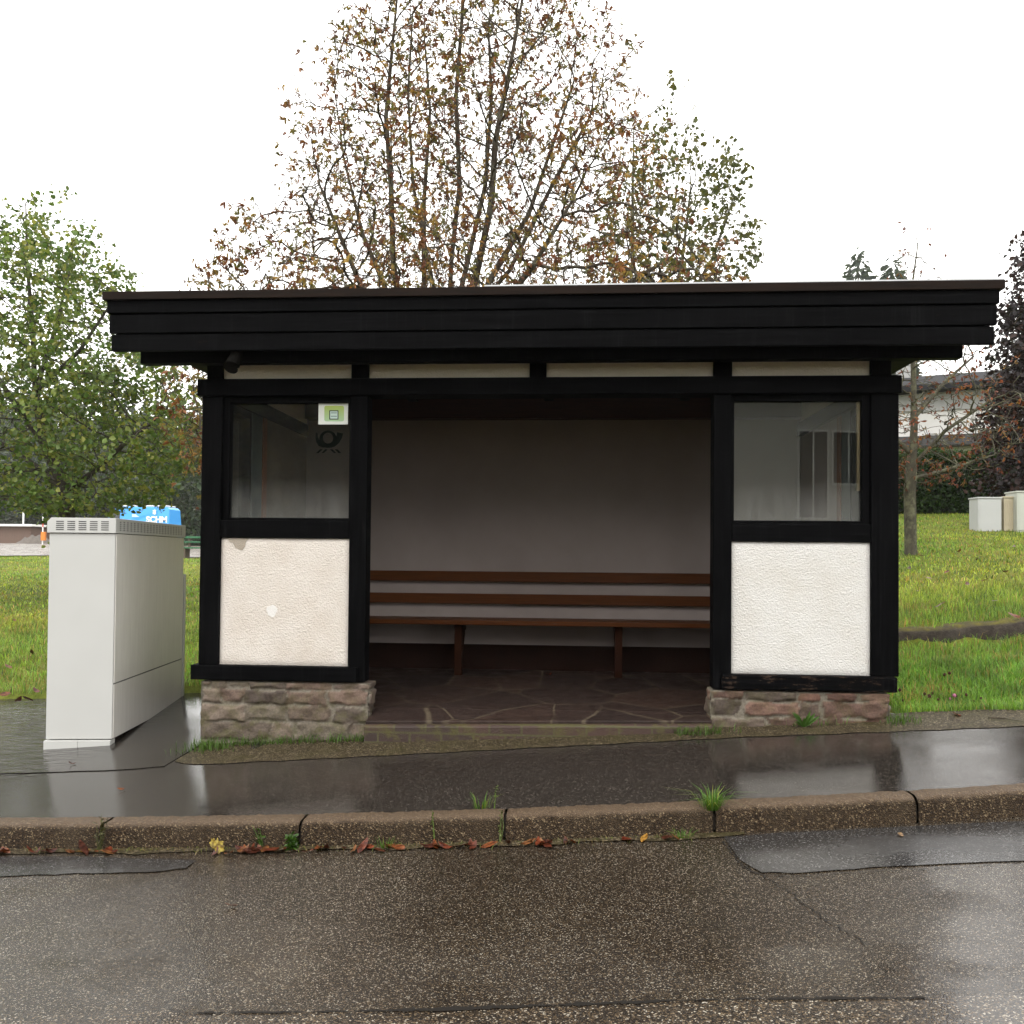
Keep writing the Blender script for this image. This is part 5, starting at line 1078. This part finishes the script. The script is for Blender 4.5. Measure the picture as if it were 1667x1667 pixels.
for px, py in ((24, 1010), (52, 1062), (14, 1085), (60, 1125), (30, 1140), (8, 1130), (45, 1138)):
    k += 1; fallen('fallen_leaf', "brown fallen leaf lying in the grass left of the tall cabinet", px, py, .10, RUST[k % 5], k, zf_=terrain, dz=.08, tilt=.6, group="brown leaves in the left grass")
# stalks and leafy weeds
def stalk(name, label, px, yoff, zf_, h, n, colr, seed, lean=(0, 0), leafn=10, ls=.02, side=1):
    rng = np.random.default_rng(seed); p = at(px, 1340, -1.65); x = float(p[0]); y = float(ykerb(x))+yoff; z = float(zf_(x, y)); th = thing(name, label, 'weed', (x, y, z), gr)
    m = MB(); B = []; Dd = []
    for s in range(n):
        a = rng.uniform(0, 6.28); l_ = h*rng.uniform(.7, 1.05); tip_ = np.array([x+lean[0]*l_+.18*l_*math.cos(a), y+lean[1]*l_+.12*l_*math.sin(a), z+l_]); bs = np.array([x+.006*math.cos(a), y+.006*math.sin(a), z-.01]); mid = (bs+tip_)/2+rng.normal(0, .006, 3)
        m.tube([bs, mid, tip_], [.0032, .0022, .001], 5)
        for t in rng.uniform(.25, 1, leafn): B.append(bs+(tip_-bs)*t); Dd.append(rng.normal(0, 1, 3)+[0, 0, .5])
    m.build('stem', simple("stem_"+str(seed), tuple(c*.7 for c in colr), None, 20, .8, 0), th)
    B = np.array(B); nn_ = len(B); V, Fs = leafmesh(B, unit(np.array(Dd)), unit(rng.normal(0, .5, (nn_, 3))+[0, 0, 1]), ls*rng.uniform(.6, 1.2, nn_), ls*.5*rng.uniform(.6, 1.2, nn_)); npmesh('leaves', V, Fs, LITTER, th, col=np.repeat(np.array([colr])*rng.uniform(.7, 1.3, (nn_, 1)), 6, 0))
    return th
stalk('weed', "dark dying weed stalk in front of the left kerb joint", 185, -.17, zroad, .20, 5, (.085, .085, .025), 31, (.02, .1), 7, .03)
stalk('weed', "tall thin green weed beside the middle kerb joint", 803, .015, kz, .125, 1, (.13, .21, .03), 32, (.02, 0), 22, .016)
stalk('weed', "slender weed growing from the gutter below the middle grass tuft", 718, -.165, zroad, .19, 2, (.12, .18, .03), 33, (0, .2), 12, .016)
stalk('weed', "pale thin weed in the gutter at the middle kerb joint", 816, -.165, zroad, .16, 3, (.14, .18, .05), 34, (-.1, .15), 10, .02)
stalk('weed', "low leafy green weed patch in the gutter under the first open kerb joint", 494, -.19, zroad, .07, 26, (.06, .15, .018), 35, (0, .1), 6, .034)
stalk('weed', "thin trailing weed left of the leafy green weed patch", 447, -.165, zroad, .12, 3, (.07, .14, .02), 36, (-.35, .1), 5, .028)
# a dandelion at the right plinth
rng = np.random.default_rng(41); x = float(at(1308, 1172, -.07)[0]); z = float(zpave(x, -.07)); n = 12; a = rng.uniform(0, 6.28, n)
V, Fs = leafmesh(np.tile([[x, -.09, z]], (n, 1)), unit(np.stack([np.cos(a), -np.abs(np.sin(a))*.4, rng.uniform(.4, 1.6, n)], -1)), unit(np.stack([np.cos(a)*0, -1+0*a, .5+0*a], -1)), rng.uniform(.07, .14, n), rng.uniform(.015, .028, n))
tag(npmesh('dandelion', V, Fs, GRASSM, origin=(x, -.09, z), col=np.repeat(np.array([[.06, .13, .02]])*rng.uniform(.7, 1.4, (n, 1)), 6, 0)), "dandelion leaves growing at the foot of the right stone plinth", 'weed')
p = np.array([float(v) for v in groundpt(1617, 1172, .1)]); tw = [(2.93, -.02), (3.02, -.06), (3.10, -.16)]
tag(MB().tube([(x, y, float(zpave(x, y))+.012) for x, y in tw], [.005, .004, .002], 6).build('twig', BARK, origin=(3.0, -.06, float(zpave(3, -.06)))), "thin dark twig on the wet pavement right of the shelter", 'twig')
# clover heads in the right grass
rng = np.random.default_rng(77); CLM = flat("dry_clover", (.055, .022, .018), .9, .1); CLP = flat("pink_clover", (.35, .13, .20), .8, .1)
for i in range(16):
    x, y = rng.normal(2.98, .17), rng.uniform(.45, 1.0)
    if i > 11: x, y = rng.uniform(2.6, 3.3), rng.uniform(.5, 1.6)
    z = T(x, y)+rng.uniform(.07, .12); q = rng.uniform(.009, .015); m = MB(); prof = [(-q, .4*q), (-.5*q, .9*q), (.1*q, q), (.7*q, .75*q), (1.1*q, .2*q)]
    m.tube([(x, y, z+a) for a, _ in prof], [b for _, b in prof], 8); m.tube([(x+.01, y, z-.10), (x, y, z-q)], [.0015, .0015], 5, False)
    pk = i in (3, 7)
    tag(m.build('clover_head', CLP if pk else CLM, origin=(x, y, z)), "pink clover head among the dark ones in the grass right of the shelter" if pk else "dark dried clover head in the grass right of the shelter", 'clover', "pink clover heads in the right grass" if pk else "dried clover heads in the right grass")

# ------------------------------------------------------------------ air
HZ = .0003
if HZ:
    m = MB().box(-330, 330, -65, 420, -8, 72).build('haze', None); tag(m, kind='stuff')
    t = NT("haze_air"); t.t.nodes.remove(t.n('ShaderNodeMath')); pv_ = t.n('ShaderNodeVolumePrincipled'); pv_.inputs['Color'].default_value = (.93, .95, .97, 1); pv_.inputs['Density'].default_value = HZ; pv_.inputs['Anisotropy'].default_value = .2
    t.l(pv_.outputs[0], t.out.inputs['Volume']); m.data.materials.append(t.m)

# ------------------------------------------------------------------ light
w = bpy.data.worlds.new("World"); S.world = w; w.use_nodes = True; nt = w.node_tree; nt.nodes.clear()
sky = nt.nodes.new('ShaderNodeTexSky'); sky.sky_type = 'NISHITA'; sky.sun_disc = False; sky.sun_elevation = math.radians(50); sky.sun_rotation = math.radians(200); sky.dust_density = 4; sky.air_density = 1
hs = nt.nodes.new('ShaderNodeHueSaturation'); hs.inputs['Saturation'].default_value = .06; nt.links.new(sky.outputs[0], hs.inputs['Color'])
mx = nt.nodes.new('ShaderNodeMix'); mx.data_type = 'RGBA'; mx.inputs[0].default_value = .8; mx.inputs[7].default_value = (20.8, 20.6, 20.2, 1); nt.links.new(hs.outputs[0], mx.inputs[6])
bg = nt.nodes.new('ShaderNodeBackground'); bg.inputs[1].default_value = .12; nt.links.new(mx.outputs[2], bg.inputs[0]); ow = nt.nodes.new('ShaderNodeOutputWorld'); nt.links.new(bg.outputs[0], ow.inputs[0])
sl = bpy.data.lights.new("sun", 'SUN'); sl.energy = 1.0; sl.angle = math.radians(40); sl.color = (1, .97, .92); so = bpy.data.objects.new("sun", sl); COL.objects.link(so)
so.rotation_euler = Vector((-math.sin(math.radians(200))*math.cos(math.radians(50)), -math.cos(math.radians(200))*math.cos(math.radians(50)), -math.sin(math.radians(50)))).to_track_quat('-Z', 'Y').to_euler()
vs_ = S.view_settings; vs_.view_transform = 'Standard'; vs_.look = 'None'; vs_.exposure = .42; vs_.gamma = 1; vs_.use_curve_mapping = False
S.render.engine = 'CYCLES'; cy = S.cycles; cy.use_denoising = True; cy.max_bounces = 8; cy.diffuse_bounces = 4; cy.glossy_bounces = 4; cy.transmission_bounces = 4; cy.transparent_max_bounces = 12; cy.volume_bounces = 1; cy.caustics_reflective = False; cy.caustics_refractive = False; cy.sample_clamp_indirect = 8
cy.volume_step_rate = 4; cy.use_adaptive_sampling = True; cy.adaptive_threshold = .01; cy.denoising_prefilter = 'ACCURATE'; cy.denoising_input_passes = 'RGB_ALBEDO_NORMAL'
S.render.resolution_x = S.render.resolution_y = 1024
